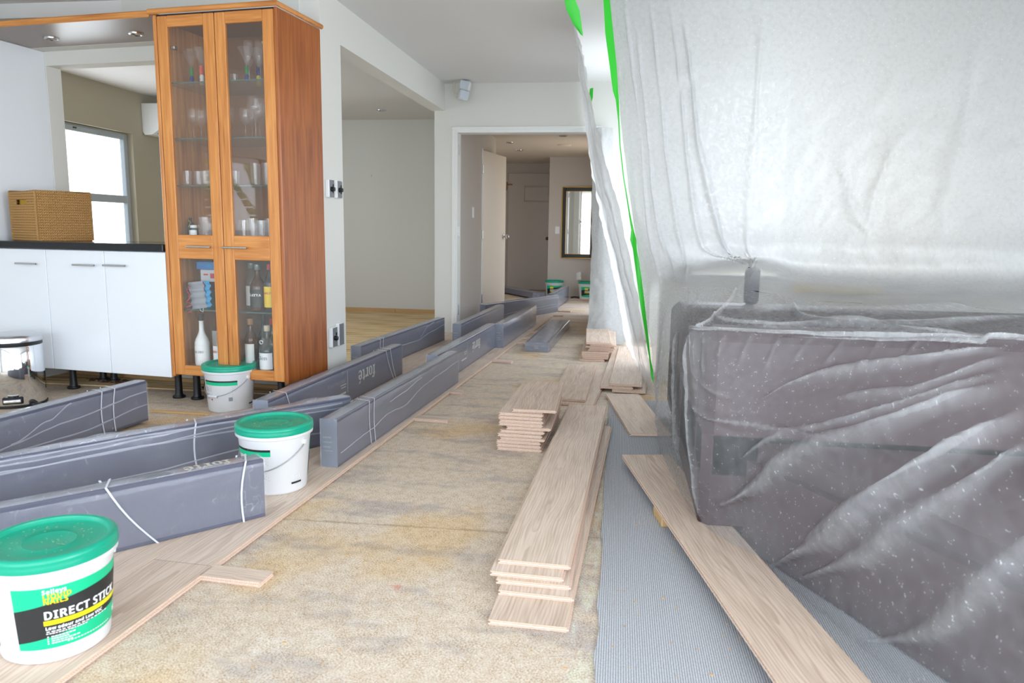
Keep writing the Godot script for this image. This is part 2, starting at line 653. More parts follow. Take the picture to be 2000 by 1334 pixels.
func oak() -> void:
	var light := [S(229, 209, 191), S(223, 202, 184), S(227, 208, 191)]
	var dark := [S(184, 158, 138), S(176, 150, 130), S(186, 160, 142)]
	for v in 3:
		var w := 1024
		var h := 192
		var pores := stretched(w, h, 0.12, 60 + v, 16, 1)
		var tone := stretched(w, h, 0.02, 70 + v, 4, 1)
		var wob := FastNoiseLite.new()
		wob.seed = 90 + v
		wob.frequency = 1.0
		wob.fractal_octaves = 2
		var out := PackedByteArray()
		out.resize(w * h * 3)
		var i := 0
		for y in h:
			var my := 0.21 * (y + 0.5) / h
			for x in w:
				var mx := 2.0 * (x + 0.5) / w
				var yy := my - (0.105 + 0.03 * (v - 1)) - 0.035 * wob.get_noise_1d(mx * 0.9)
				var wp := wob.get_noise_2d(mx * 3.0, my * 22.0) * 0.006
				var r := sqrt(0.0004 + 0.0009 * v + yy * yy) + 0.012 * absf(mx - 0.9) + wp
				var f := fposmod(r / 0.0085, 1.0)
				var ring := smoothstep(0.35, 0.92, f) * (1.0 - smoothstep(0.93, 1.0, f))
				var k := ring * 0.36 + (pores[y * w + x] / 255.0 - 0.5) * 0.55 + (tone[y * w + x] / 255.0 - 0.5) * 0.4
				var c: Color = light[v].lerp(dark[v], clampf(k + 0.12, 0.0, 1.0))
				out[i] = c.r8
				out[i + 1] = c.g8
				out[i + 2] = c.b8
				i += 3
		var m := flat("oak_%d" % v, Color.WHITE, 0.5, 0.0, 0.35)
		m.albedo_texture = tex(w, h, out)
	var e := flat("oak_edge", Color.WHITE, 0.75, 0.0, 0.25)
	var eo := PackedByteArray()
	var es := seamless(64, 64, 0.12, 2, 77)
	var bands := [S(222, 196, 176), S(236, 212, 198), S(205, 172, 152), S(238, 216, 204), S(212, 180, 160), S(226, 198, 172)]
	for y in 64:
		for x in 64:
			var c: Color = bands[int(y / 64.0 * 6.0)]
			var k := (es[y * 64 + x] / 255.0 - 0.5) * 0.16
			eo.append_array(PackedByteArray([clampi(int((c.r + k) * 255), 0, 255), clampi(int((c.g + k) * 255), 0, 255), clampi(int((c.b + k) * 255), 0, 255)]))
	e.albedo_texture = tex(64, 64, eo)
	e.uv1_scale = Vector3(8, 66.6, 1)

func cabinet_wood() -> void:
	for v in 3:
		var w := 512
		var g := stretched(w, w, 0.05, 31, 1, 16)
		var b := stretched(w, w, 0.012, 33, 1, 4)
		var f := stretched(w, w, 0.2, 35, 1, 16)
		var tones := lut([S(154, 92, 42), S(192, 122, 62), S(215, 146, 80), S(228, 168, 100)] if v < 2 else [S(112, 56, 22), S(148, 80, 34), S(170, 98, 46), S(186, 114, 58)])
		var out := PackedByteArray()
		out.resize(w * w * 3)
		for y in w:
			for x in w:
				var i := y * w + x
				var j := i if v != 1 else x * w + y
				var q: Color = tones[clampi(int((g[j] * 0.4 + b[j] * 0.35 + f[j] * 0.25 - 128.0) * 1.15 + 140.0), 0, 255)]
				out[i * 3] = q.r8
				out[i * 3 + 1] = q.g8
				out[i * 3 + 2] = q.b8
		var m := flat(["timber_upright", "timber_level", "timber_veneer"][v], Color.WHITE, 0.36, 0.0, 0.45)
		m.albedo_texture = tex(w, w, out)
		m.uv1_triplanar = true
		m.uv1_scale = Vector3(1.6, 0.9, 1.6) if v != 1 else Vector3(0.9, 1.6, 1.6)
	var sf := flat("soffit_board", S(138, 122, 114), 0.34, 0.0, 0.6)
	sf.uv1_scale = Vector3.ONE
	flat("timber_inside", S(158, 104, 64), 0.5)

func underlay() -> void:
	var w := 512
	var a := seamless(w, w, 0.05, 3, 101)
	var b := seamless(w, w, 0.3, 1, 103)
	var out := PackedByteArray()
	var hm := PackedByteArray()
	out.resize(w * w * 3)
	hm.resize(w * w * 3)
	for y in w:
		for x in w:
			var i := y * w + x
			var rib := 0.5 + 0.5 * cos(TAU * x / 16.0)
			var cord := 0.5 + 0.5 * cos(TAU * y / 12.8 + (PI if int(x / 16.0) % 2 == 0 else 0.0))
			var hgt := clampf(rib * 0.65 + cord * 0.35 * rib, 0, 1)
			var t := 0.62 + 0.34 * hgt + (b[i] / 255.0 - 0.5) * 0.16 + (a[i] / 255.0 - 0.5) * 0.14
			var c := S(236, 238, 243) * t
			out[i * 3] = clampi(int(c.r * 255), 0, 255)
			out[i * 3 + 1] = clampi(int(c.g * 255), 0, 255)
			out[i * 3 + 2] = clampi(int(c.b * 255), 0, 255)
			var k := clampi(int(hgt * 255), 0, 255)
			hm[i * 3] = k
			hm[i * 3 + 1] = k
			hm[i * 3 + 2] = k
	var m := flat("underlay", Color(1.0, 1.0, 1.0), 0.95, 0.0, 0.1)
	m.albedo_texture = tex(w, w, out)
	m.uv1_scale = Vector3(5.2, 5.2, 1)
	m.heightmap_enabled = true
	m.heightmap_scale = 0.07
	m.heightmap_texture = tex(w, w, hm)

func film_materials() -> void:
	var w := 1024
	var a := seamless(w, w, 0.02, 4, 201)
	var b := seamless(w, w, 0.055, 3, 203)
	for kind in 2:      # 0: a single clear sheet; 1: the doubled, hazier sheet that hangs from the ceiling
		var out := PackedByteArray()
		out.resize(w * w * 4)
		var lo: float = [0.46, 1.0][kind]
		for i in w * w:
			var speck := smoothstep(180.0, 210.0, b[i]) * smoothstep(118.0, 170.0, a[i])
			var al := clampf(lo + (a[i] / 255.0 - 0.5) * 0.20 + speck * 0.42, 0.05, 1.0)
			var g := 222 + int(speck * 30.0)
			out[i * 4] = g
			out[i * 4 + 1] = g
			out[i * 4 + 2] = g
			out[i * 4 + 3] = int(al * 255)
		var m := flat(["film", "film_heavy"][kind], S(238, 239, 240), 0.3, 0.0, 0.5)
		m.transparency = BaseMaterial3D.TRANSPARENCY_ALPHA
		m.albedo_texture = tex(w, w, out, Image.FORMAT_RGBA8)
		m.vertex_color_use_as_albedo = true
		m.backlight_enabled = true
		m.backlight = Color(0.9, 0.9, 0.9)
		m.cull_mode = BaseMaterial3D.CULL_DISABLED
		m.uv1_scale = Vector3(1.4, 1.4, 1)

func cardboard() -> void:
	var w := 256
	var out := PackedByteArray()
	var a := seamless(w, w, 0.05, 2, 301)
	for y in w:
		for x in w:
			var k := clampi(int(118 + 26 * cos(TAU * x / 8.0) + (a[y * w + x] - 128) * 0.18), 0, 255)
			out.append_array(PackedByteArray([k, k, k]))
	var ht := tex(w, w, out)
	var m := flat("carton", S(88, 91, 109), 0.55, 0.0, 0.4)
	m.heightmap_enabled = true
	m.heightmap_texture = ht
	m.heightmap_scale = 0.06
	m.uv1_scale = Vector3(5.5, 1.2, 1)
	m.clearcoat_enabled = true
	m.clearcoat = 1.0
	m.clearcoat_roughness = 0.14
	# stretch film round the packs: nearly clear, with whiter stretched bands
	var fw := 512
	var s1 := stretched(fw, fw, 0.035, 311, 8, 1)
	var s2 := seamless(fw, fw, 0.012, 3, 313)
	var fo := PackedByteArray()
	fo.resize(fw * fw * 4)
	for i in fw * fw:
		var k := smoothstep(0.75, 1.0, 1.0 - absf(s2[i] - 128.0) / 14.0) * (s1[i] / 255.0)
		fo[i * 4] = 255
		fo[i * 4 + 1] = 255
		fo[i * 4 + 2] = 255
		fo[i * 4 + 3] = clampi(int(78 + k * 150 + maxf(0.0, s1[i] - 150.0) * 0.35), 0, 255)
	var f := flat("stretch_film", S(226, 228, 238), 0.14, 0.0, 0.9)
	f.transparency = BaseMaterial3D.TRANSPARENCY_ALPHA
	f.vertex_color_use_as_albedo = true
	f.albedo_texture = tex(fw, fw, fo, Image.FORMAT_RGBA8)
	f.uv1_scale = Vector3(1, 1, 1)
	var fs := flat("film_streak", Color(0.92, 0.93, 0.97, 0.34), 0.3)
	fs.transparency = BaseMaterial3D.TRANSPARENCY_ALPHA
	var fc := flat("film_crinkle", Color(0.86, 0.89, 0.95, 0.30), 0.26, 0.0, 0.9)
	fc.transparency = BaseMaterial3D.TRANSPARENCY_ALPHA

func wicker() -> void:
	var w := 256
	var out := PackedByteArray()
	var hm := PackedByteArray()
	var nz := seamless(w, w, 0.06, 3, 401)
	var tones := lut([S(110, 66, 28), S(190, 136, 78), S(228, 184, 122), S(244, 214, 162)])
	for y in w:
		for x in w:
			var d := 0.5 + 0.5 * cos(TAU * (x / 16.0 + y / 32.0))
			var q: Color = tones[clampi(int(d * 120 + nz[y * w + x] * 0.55), 0, 255)]
			out.append_array(PackedByteArray([q.r8, q.g8, q.b8]))
			var k := int(d * 255)
			hm.append_array(PackedByteArray([k, k, k]))
	var m := flat("wicker", Color.WHITE, 0.7, 0.0, 0.3)
	m.albedo_texture = tex(w, w, out)
	m.heightmap_enabled = true
	m.heightmap_scale = 0.4
	m.heightmap_texture = tex(w, w, hm)

# ---------------------------------------------------------------- the room

func build_shell() -> void:
	# particleboard subfloor
	var st := new_st()
	var x0 := -6.0
	var x1 := 4.2
	var z0 := -13.6
	var z1 := 2.0
	var c := [Vector3(x0, 0, z1), Vector3(x1, 0, z1), Vector3(x1, 0, z0), Vector3(x0, 0, z0)]
	for k in [0, 2, 1, 0, 3, 2]:
		var p: Vector3 = c[k]
		st.set_normal(Vector3.UP)
		st.set_uv(Vector2(p.x, p.z))
		st.set_uv2(Vector2((p.x + 3.9) / 4.0, (p.z + 12.0) / 12.0))
		st.add_vertex(p)
	for k in [0, 1, 2, 0, 2, 3]:
		st.set_normal(Vector3.DOWN)
		st.add_vertex(c[k] - Vector3(0, 0.12, 0))
	for k in 4:
		quad(st, c[k] - Vector3(0, 0.12, 0), c[(k + 1) % 4] - Vector3(0, 0.12, 0), c[(k + 1) % 4], c[k])
	struct("floor", st.commit(), M.particleboard)
	# bare plywood in the far room
	struct("floor", box(Vector3(3.0, 0.006, 4.6), 0.0, Vector3(-3.26, 0.003, -6.55)), M.plywood)
	struct("ceiling", boxes([span(Vector3(-5.0, 2.41, -5.36), Vector3(4.2, 2.53, 2.1)), span(Vector3(-5.0, 2.41, -9.0), Vector3(0.3, 2.53, -5.36))], 0), M.ceiling)
	struct("ceiling", boxes([span(Vector3(-5.0, 2.32, -9.0), Vector3(-1.80, 2.409, -4.42))], 0), M.ceiling)
	# far wall with the doorway to the hall
	struct("wall_back", boxes([span(Vector3(-1.806, 0, -7.30), Vector3(-1.598, 2.41, -7.16)), span(Vector3(-1.598, 1.985, -7.30), Vector3(-0.20, 2.41, -7.16)), span(Vector3(-0.20, 0, -7.30), Vector3(0.42, 2.41, -7.16)), span(Vector3(0.30, 0, -7.16), Vector3(0.42, 2.41, -6.95)), span(Vector3(0.30, 0, -5.55), Vector3(0.42, 2.41, -5.36)), span(Vector3(0.30, 2.08, -6.95), Vector3(0.42, 2.41, -5.55))], 0), M.wall)
	# door lining and architrave
	var tr := struct("trim_1", boxes([span(Vector3(-1.606, 0, -7.31), Vector3(-1.578, 1.985, -7.153)), span(Vector3(-1.578, 1.955, -7.31), Vector3(-0.20, 1.985, -7.153))], 0.003), M.trim)
	part(tr, "architrave", boxes([span(Vector3(-1.632, 0, -7.172), Vector3(-1.600, 1.9825, -7.149)), span(Vector3(-1.632, 1.982, -7.172), Vector3(-0.20, 2.013, -7.149))], 0.004), M.trim)
	for y in [0.24, 1.02, 1.80]:
		part(tr, "hinge", boxes([[Vector3(-1.574, y, -7.20), Vector3(0.012, 0.10, 0.014)], [Vector3(-1.577, y, -7.22), Vector3(0.004, 0.10, 0.03)]], 0.002), M.steel)
	# header beam over the wide opening, running from the stub to the far wall
	var d := Vector3(-1.704 + 1.764, 0, -7.16 + 4.29)
	var turn := atan2(-d.x, -d.z)
	var bl := d.length()
	struct("wall_beam", boxes([span(Vector3(-0.13, 2.16, -bl), Vector3(0, 2.41, 0)), span(Vector3(-0.13, 0, -0.305), Vector3(0, 2.16, 0))], 0), M.wall, Vector3(-1.764, 0, -4.29), turn)
	# partition behind the cabinet (in the cabinet's own axes): niche wall with a serving opening, bulkhead above
	struct("wall_left", boxes([
		span(Vector3(-2.2, 2.155, -0.66), Vector3(0.633, 2.42, -0.452)),
		span(Vector3(-2.2, 0, -0.66), Vector3(-1.292, 2.155, -0.545)),
		span(Vector3(-1.292, 2.066, -0.66), Vector3(0.70, 2.155, -0.545)),
		span(Vector3(-1.292, 0, -0.66), Vector3(0.70, 0.86, -0.545)),
		span(Vector3(-0.30, 0.86, -0.66), Vector3(0.70, 2.066, -0.545)),
		span(Vector3(0.60, 0, -0.66), Vector3(0.735, 2.41, -0.475))], 0), M.wall, CAB_AT, CAB_TURN)
	struct("wall_left", boxes([span(Vector3(-1.325, 0.0, -0.545), Vector3(-1.304, 2.154, 0.01))], 0.001), M.white_lacquer, CAB_AT, CAB_TURN)
	# side wall of the main room, with a window (out of frame, seen mirrored in the cabinet glass)
	var lx := -3.95
	struct("wall_left", boxes([
		span(Vector3(lx - 0.14, 0, -3.95), Vector3(lx, 2.41, -2.13)), span(Vector3(lx - 0.14, 0, -2.13), Vector3(lx, 0.95, -1.33)), span(Vector3(lx - 0.14, 1.66, -2.13), Vector3(lx, 2.41, -1.33)),
		span(Vector3(lx - 0.14, 0, -1.33), Vector3(lx, 2.41, -0.75)), span(Vector3(lx - 0.14, 0, -0.75), Vector3(lx, 0.15, 1.05)), span(Vector3(lx - 0.14, 2.15, -0.75), Vector3(lx, 2.41, 1.05)), span(Vector3(lx - 0.14, 0, 1.05), Vector3(lx, 2.41, 2.0))], 0), M.wall)
	struct("wall_left", boxes([span(Vector3(-4.3, 0, -4.3), Vector3(-3.95, 2.41, -3.95))], 0), M.wall)
	# behind the camera: a wide glazed opening
	struct("wall_front", boxes([span(Vector3(-4.1, 0, 1.86), Vector3(-3.2, 2.41, 2.0)), span(Vector3(1.4, 0, 1.86), Vector3(4.2, 2.41, 2.0)), span(Vector3(-3.2, 2.28, 1.86), Vector3(1.4, 2.41, 2.0)), span(Vector3(-3.2, 0, 1.86), Vector3(1.4, 0.08, 2.0))], 0), M.wall)
	var wf := struct("window_1", boxes([span(Vector3(-3.2, 0.08, 1.90), Vector3(-3.13, 2.28, 1.96)), span(Vector3(-0.94, 0.08, 1.90), Vector3(-0.86, 2.28, 1.96)), span(Vector3(1.33, 0.08, 1.90), Vector3(1.4, 2.28, 1.96)), span(Vector3(-3.2, 2.22, 1.90), Vector3(1.4, 2.28, 1.96))], 0.004), M.trim)
	for q in [[-3.13, -0.94], [-0.86, 1.33]]:
		part(wf, "pane", boxes([span(Vector3(q[0], 0.08, 1.927), Vector3(q[1], 2.22, 1.933))], 0), M.pane)
	# right side, hidden behind the film: kitchen wall close behind it with a window, and the outer wall
	struct("wall_right", boxes([
		span(Vector3(0.30, 0, -5.36), Vector3(0.50, 2.41, -5.22)), span(Vector3(1.10, 0, -5.36), Vector3(4.2, 2.41, -5.22)), span(Vector3(0.50, 0, -5.36), Vector3(1.10, 0.75, -5.22)), span(Vector3(0.50, 2.05, -5.36), Vector3(1.10, 2.41, -5.22))], 0), M.wall)
	struct("wall_right", boxes([
		span(Vector3(3.5, 0, -5.36), Vector3(3.64, 2.41, -4.1)), span(Vector3(3.5, 0, -4.1), Vector3(3.64, 0.7, -1.7)), span(Vector3(3.5, 2.2, -4.1), Vector3(3.64, 2.41, -1.7)), span(Vector3(3.5, 0, -1.7), Vector3(3.64, 2.41, -1.2)), span(Vector3(3.5, 0, -1.2), Vector3(3.64, 0.25, 1.8)), span(Vector3(3.5, 2.22, -1.2), Vector3(3.64, 2.41, 1.8)), span(Vector3(3.5, 0, 1.8), Vector3(3.64, 2.41, 2.0))], 0), M.wall)
	# far room: window wall, end wall, right wall
	struct("wall_far_room", boxes([
		span(Vector3(-4.89, 0, -9.0), Vector3(-4.75, 2.32, -6.82)), span(Vector3(-4.75 - 0.14, 0, -6.82), Vector3(-4.75, 0.75, -5.0)), span(Vector3(-4.89, 1.915, -6.82), Vector3(-4.75, 2.32, -5.0)), span(Vector3(-4.89, 0, -5.0), Vector3(-4.75, 2.32, -4.3))], 0), M.wall_far_shaded)
	struct("wall_far_room", boxes([span(Vector3(-4.89, 0, -8.94), Vector3(-1.75, 2.32, -8.80))], 0), M.wall_far_room)
	struct("wall_far_room", boxes([span(Vector3(-1.80, 0, -8.94), Vector3(-1.70, 2.32, -7.2))], 0), M.wall_far_room)
	struct("trim_2", boxes([span(Vector3(-4.75, 0, -8.80), Vector3(-2.72, 0.055, -8.785)), span(Vector3(-2.715, 0, -8.80), Vector3(-1.80, 0.055, -8.785))], 0.001), M.timber_pale)
	# its window: aluminium frame set into a deep white reveal
	var fx := -4.85
	var w2 := struct("window_2", boxes([
		span(Vector3(fx, 1.855, -6.76), Vector3(fx + 0.045, 1.905, -5.0)), span(Vector3(fx, 0.75, -6.815), Vector3(fx + 0.045, 1.905, -6.76)), span(Vector3(fx, 1.245, -6.76), Vector3(fx + 0.045, 1.315, -5.0)), span(Vector3(fx, 0.75, -6.76), Vector3(fx + 0.045, 0.80, -5.0))], 0.003), M.grey_alu)
	part(w2, "pane", boxes([span(Vector3(fx + 0.018, 1.315, -6.76), Vector3(fx + 0.024, 1.855, -5.0))], 0), M.pane)
	part(w2, "pane", boxes([span(Vector3(fx + 0.018, 0.80, -6.76), Vector3(fx + 0.024, 1.245, -5.0))], 0), M.pane)
	part(w2, "vent_bar", boxes([span(Vector3(fx + 0.03, 1.858, -6.38), Vector3(fx + 0.062, 1.896, -5.2))], 0.004), M.grey_alu)
	part(w2, "vent_knob", boxes([[Vector3(fx + 0.066, 1.876, -6.08), Vector3(0.012, 0.012, 0.04)]], 0.003), M.black_plastic)
	# left window of the main room
	var w3 := struct("window_3", boxes([span(Vector3(lx - 0.10, 0.95, -2.13), Vector3(lx - 0.05, 1.0, -1.33)), span(Vector3(lx - 0.10, 1.61, -2.13), Vector3(lx - 0.05, 1.66, -1.33)), span(Vector3(lx - 0.10, 0.95, -2.13), Vector3(lx - 0.05, 1.66, -2.09)), span(Vector3(lx - 0.10, 0.95, -1.37), Vector3(lx - 0.05, 1.66, -1.33)), span(Vector3(lx - 0.10, 0.95, -1.86), Vector3(lx - 0.05, 1.66, -1.80))], 0.003), M.trim)
	part(w3, "pane", boxes([span(Vector3(lx - 0.08, 1.0, -2.09), Vector3(lx - 0.074, 1.61, -1.37))], 0), M.pane)

func build_hall() -> void:
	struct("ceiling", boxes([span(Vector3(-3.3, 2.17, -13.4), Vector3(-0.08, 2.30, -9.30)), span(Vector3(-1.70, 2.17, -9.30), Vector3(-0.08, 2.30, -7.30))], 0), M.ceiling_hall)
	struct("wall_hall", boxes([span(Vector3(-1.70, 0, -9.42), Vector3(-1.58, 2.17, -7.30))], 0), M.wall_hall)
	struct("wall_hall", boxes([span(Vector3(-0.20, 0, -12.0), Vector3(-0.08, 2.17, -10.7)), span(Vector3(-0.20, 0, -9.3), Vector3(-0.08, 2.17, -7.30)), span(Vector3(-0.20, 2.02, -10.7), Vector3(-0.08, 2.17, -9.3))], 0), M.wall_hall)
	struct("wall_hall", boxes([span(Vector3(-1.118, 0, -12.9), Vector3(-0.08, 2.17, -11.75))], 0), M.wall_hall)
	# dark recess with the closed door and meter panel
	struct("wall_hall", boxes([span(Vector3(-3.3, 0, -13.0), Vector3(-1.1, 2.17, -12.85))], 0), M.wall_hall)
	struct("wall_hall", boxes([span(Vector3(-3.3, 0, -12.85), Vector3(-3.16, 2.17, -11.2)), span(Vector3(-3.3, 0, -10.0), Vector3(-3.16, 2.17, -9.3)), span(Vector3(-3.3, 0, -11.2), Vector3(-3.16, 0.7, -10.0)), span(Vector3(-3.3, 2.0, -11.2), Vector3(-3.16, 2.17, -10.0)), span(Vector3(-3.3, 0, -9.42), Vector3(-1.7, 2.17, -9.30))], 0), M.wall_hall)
	var dr := struct("door_2", boxes([span(Vector3(-1.93, 0.01, -12.85), Vector3(-1.16, 2.0, -12.815))], 0.002), M.wall_hall)
	part(dr, "knob", lathe(V([0.0, 0.0, 0.026, 0.0, 0.024, 0.006, 0.010, 0.010, 0.010, 0.03, 0.026, 0.038, 0.028, 0.052, 0.018, 0.064, 0.0, 0.066]), 20), M.brass_dark, Vector3(-1.235, 0.90, -12.815), Vector3(PI / 2, 0, 0))
	# open door folded back against the hall's left wall
	var dl := 0.836
	var d1 := Node3D.new()
	d1.name = "door_1"
	add_child(d1)
	d1.position = Vector3(-1.565, 0, -8.45)
	d1.rotation.y = -deg_to_rad(9.6)
	d1.set_meta("kind", "structure")
	part(d1, "leaf", boxes([span(Vector3(-0.036, 0.012, -dl), Vector3(0, 1.93, 0))], 0.002), M.door_paint)
	part(d1, "edge_strip", boxes([span(Vector3(-0.036, 0.012, 0), Vector3(0.0, 1.95, 0.022))], 0.002), M.trim)
	for y in [0.24, 0.98, 1.72]:
		part(d1, "hinge", boxes([[Vector3(0.002, y, 0.008), Vector3(0.008, 0.10, 0.03)]], 0.002), M.steel)
	part(d1, "knob", lathe(V([0.0, 0.0, 0.033, 0.0, 0.031, 0.006, 0.012, 0.012, 0.012, 0.03, 0.028, 0.038, 0.031, 0.055, 0.02, 0.068, 0.0, 0.07]), 24), M.steel, Vector3(0.0, 0.955, -dl + 0.065), Vector3(0, 0, -PI / 2))
	part(d1, "lever", boxes([[Vector3(0.0, 1.58, -dl - 0.045), Vector3(0.012, 0.11, 0.03)], [Vector3(0.035, 1.60, -dl - 0.05), Vector3(0.07, 0.016, 0.016)]], 0.004), M.brass_dark)
	# things on the hall walls and ceiling
	var mir := thing("wall_mirror", "tall mirror in a black frame with gold edges at the hall's end", "mirror", Vector3(-0.649, 1.162, -11.748))
	var w := 0.25
	var h := 0.542
	part(mir, "frame", boxes([span(Vector3(-w, -h, 0), Vector3(-w + 0.05, h, 0.03)), span(Vector3(w - 0.05, -h, 0), Vector3(w, h, 0.03)), span(Vector3(-w + 0.05, h - 0.05, 0), Vector3(w - 0.05, h, 0.03)), span(Vector3(-w + 0.05, -h, 0), Vector3(w - 0.05, -h + 0.05, 0.03))], 0.004), M.frame_black)
	part(mir, "gold_edge", boxes([span(Vector3(-w - 0.012, -h - 0.012, 0), Vector3(-w, h + 0.012, 0.034)), span(Vector3(w, -h - 0.012, 0), Vector3(w + 0.012, h + 0.012, 0.034)), span(Vector3(-w, h, 0), Vector3(w, h + 0.012, 0.034)), span(Vector3(-w, -h - 0.012, 0), Vector3(w, -h, 0.034)), span(Vector3(-w + 0.05, -h + 0.05, 0), Vector3(-w + 0.058, h - 0.05, 0.028)), span(Vector3(w - 0.058, -h + 0.05, 0), Vector3(w - 0.05, h - 0.05, 0.028)), span(Vector3(-w + 0.05, -h + 0.05, 0), Vector3(w - 0.05, -h + 0.058, 0.028)), span(Vector3(-w + 0.05, h - 0.058, 0), Vector3(w - 0.05, h - 0.05, 0.028))], 0.002), M.gold)
	part(mir, "glass", boxes([span(Vector3(-w + 0.05, -h + 0.05, 0.004), Vector3(w - 0.05, h - 0.05, 0.012))], 0), M.mirror)
	mir.rotation = Vector3(0, -0.05, 0)
	var sw := thing("light_switch", "white rocker light switch left of the hall mirror", "light switch", Vector3(-0.975, 1.045, -11.75))
	part(sw, "plate", box(Vector3(0.072, 0.114, 0.01), 0.003, Vector3(0, 0, 0.005)), M.white_plastic)
	part(sw, "rocker", box(Vector3(0.012, 0.026, 0.006), 0.002, Vector3(0.004, 0.01, 0.012)), M.white_plastic)
	var sk := thing("power_socket", "white plug with a green light on the low hall socket under the mirror", "socket", Vector3(-0.614, 0.325, -11.75))
	part(sk, "plate", box(Vector3(0.075, 0.12, 0.01), 0.003, Vector3(0, 0, 0.005)), M.white_plastic)
	part(sk, "plug", box(Vector3(0.055, 0.13, 0.05), 0.008, Vector3(0.012, 0.01, 0.035)), M.white_plastic)
	part(sk, "indicator", box(Vector3(0.014, 0.03, 0.004), 0.001, Vector3(0.028, 0.01, 0.061)), M.label_yellow)
	var ws := thing("light_switch", "slim white light switch on the hall's left wall by the open door", "light switch", Vector3(-1.58, 1.218, -7.93), PI / 2)
	part(ws, "plate", box(Vector3(0.07, 0.114, 0.012), 0.003, Vector3(0, 0, 0.006)), M.white_plastic)
	part(ws, "rocker", box(Vector3(0.012, 0.026, 0.006), 0.002, Vector3(0, 0.01, 0.014)), M.white_plastic)
	var mp := thing("meter_panel", "flush painted access panel high on the dark hall recess wall", "access panel", Vector3(-1.43, 1.655, -12.812))
	part(mp, "surround", boxes([span(Vector3(-0.225, -0.135, 0), Vector3(-0.212, 0.135, 0.014)), span(Vector3(0.212, -0.135, 0), Vector3(0.225, 0.135, 0.014)), span(Vector3(-0.212, 0.122, 0), Vector3(0.212, 0.135, 0.014)), span(Vector3(-0.212, -0.135, 0), Vector3(0.212, -0.122, 0.014))], 0.002), M.wall_hall)
	part(mp, "door", boxes([span(Vector3(-0.205, -0.115, 0), Vector3(0.205, 0.115, 0.008))], 0.002), M.wall_hall)
	part(mp, "latch", box(Vector3(0.012, 0.04, 0.01), 0.002, Vector3(0.19, 0, 0.012)), M.wall_hall)
	for q in [[-0.72, -9.14, "recessed hall downlight with a dark centre nearest the doorway"], [-1.469, -9.81, "pale recessed hall downlight nearest the open door"], [-1.466, -10.74, "recessed hall downlight over the dark recess"]]:
		downlight(Vector3(q[0], 2.17, q[1]), 0.055, q[2], "downlights in the hall ceiling")
	solo("ceiling_speaker", "flat round pale vent disc in the hall ceiling", "vent", lathe(V([0.0, -0.012, 0.085, -0.012, 0.095, -0.004, 0.095, 0.0]), 32), M.ceiling_hall, Vector3(-0.775, 2.17, -10.11))
	# small hook left on the far-room wall and on the hall wall
	solo("wall_hook", "tiny bare wall hook on the far room's back wall", "hook", tube([Vector3(0, 0.012, 0), Vector3(0, 0.012, 0.02), Vector3(0, -0.008, 0.024), Vector3(0, -0.012, 0.012)], 0.003, 6), M.steel, Vector3(-3.0, 1.66, -8.80))

func downlight(at: Vector3, r: float, label: String, group: String, turn := 0.0) -> Node3D:
	var o := thing("downlight", label, "downlight", at, turn, group)
	part(o, "bezel", lathe(V([r * 0.62, 0.004, r * 0.62, -0.006, r * 0.75, -0.010, r * 0.96, -0.007, r, 0.0]), 28), M.steel)
	part(o, "lamp", lathe(V([0.0, -0.004, r * 0.3, -0.004, r * 0.42, 0.0, r * 0.62, 0.003]), 24), M.chrome)
	for s in [-1, 1]:
		part(o, "pin_hole", lathe(V([0.0, -0.0062, r * 0.14, -0.0062, r * 0.14, -0.003]), 10), M.black_plastic, Vector3(s * r * 0.3, 0, 0))
	return o

# ---------------------------------------------------------------- laid oak rows

const ROW_AT := Vector3(-1.148, 0, -2.6)      # a point on the laid edge
const ROW_DEG := 3.44

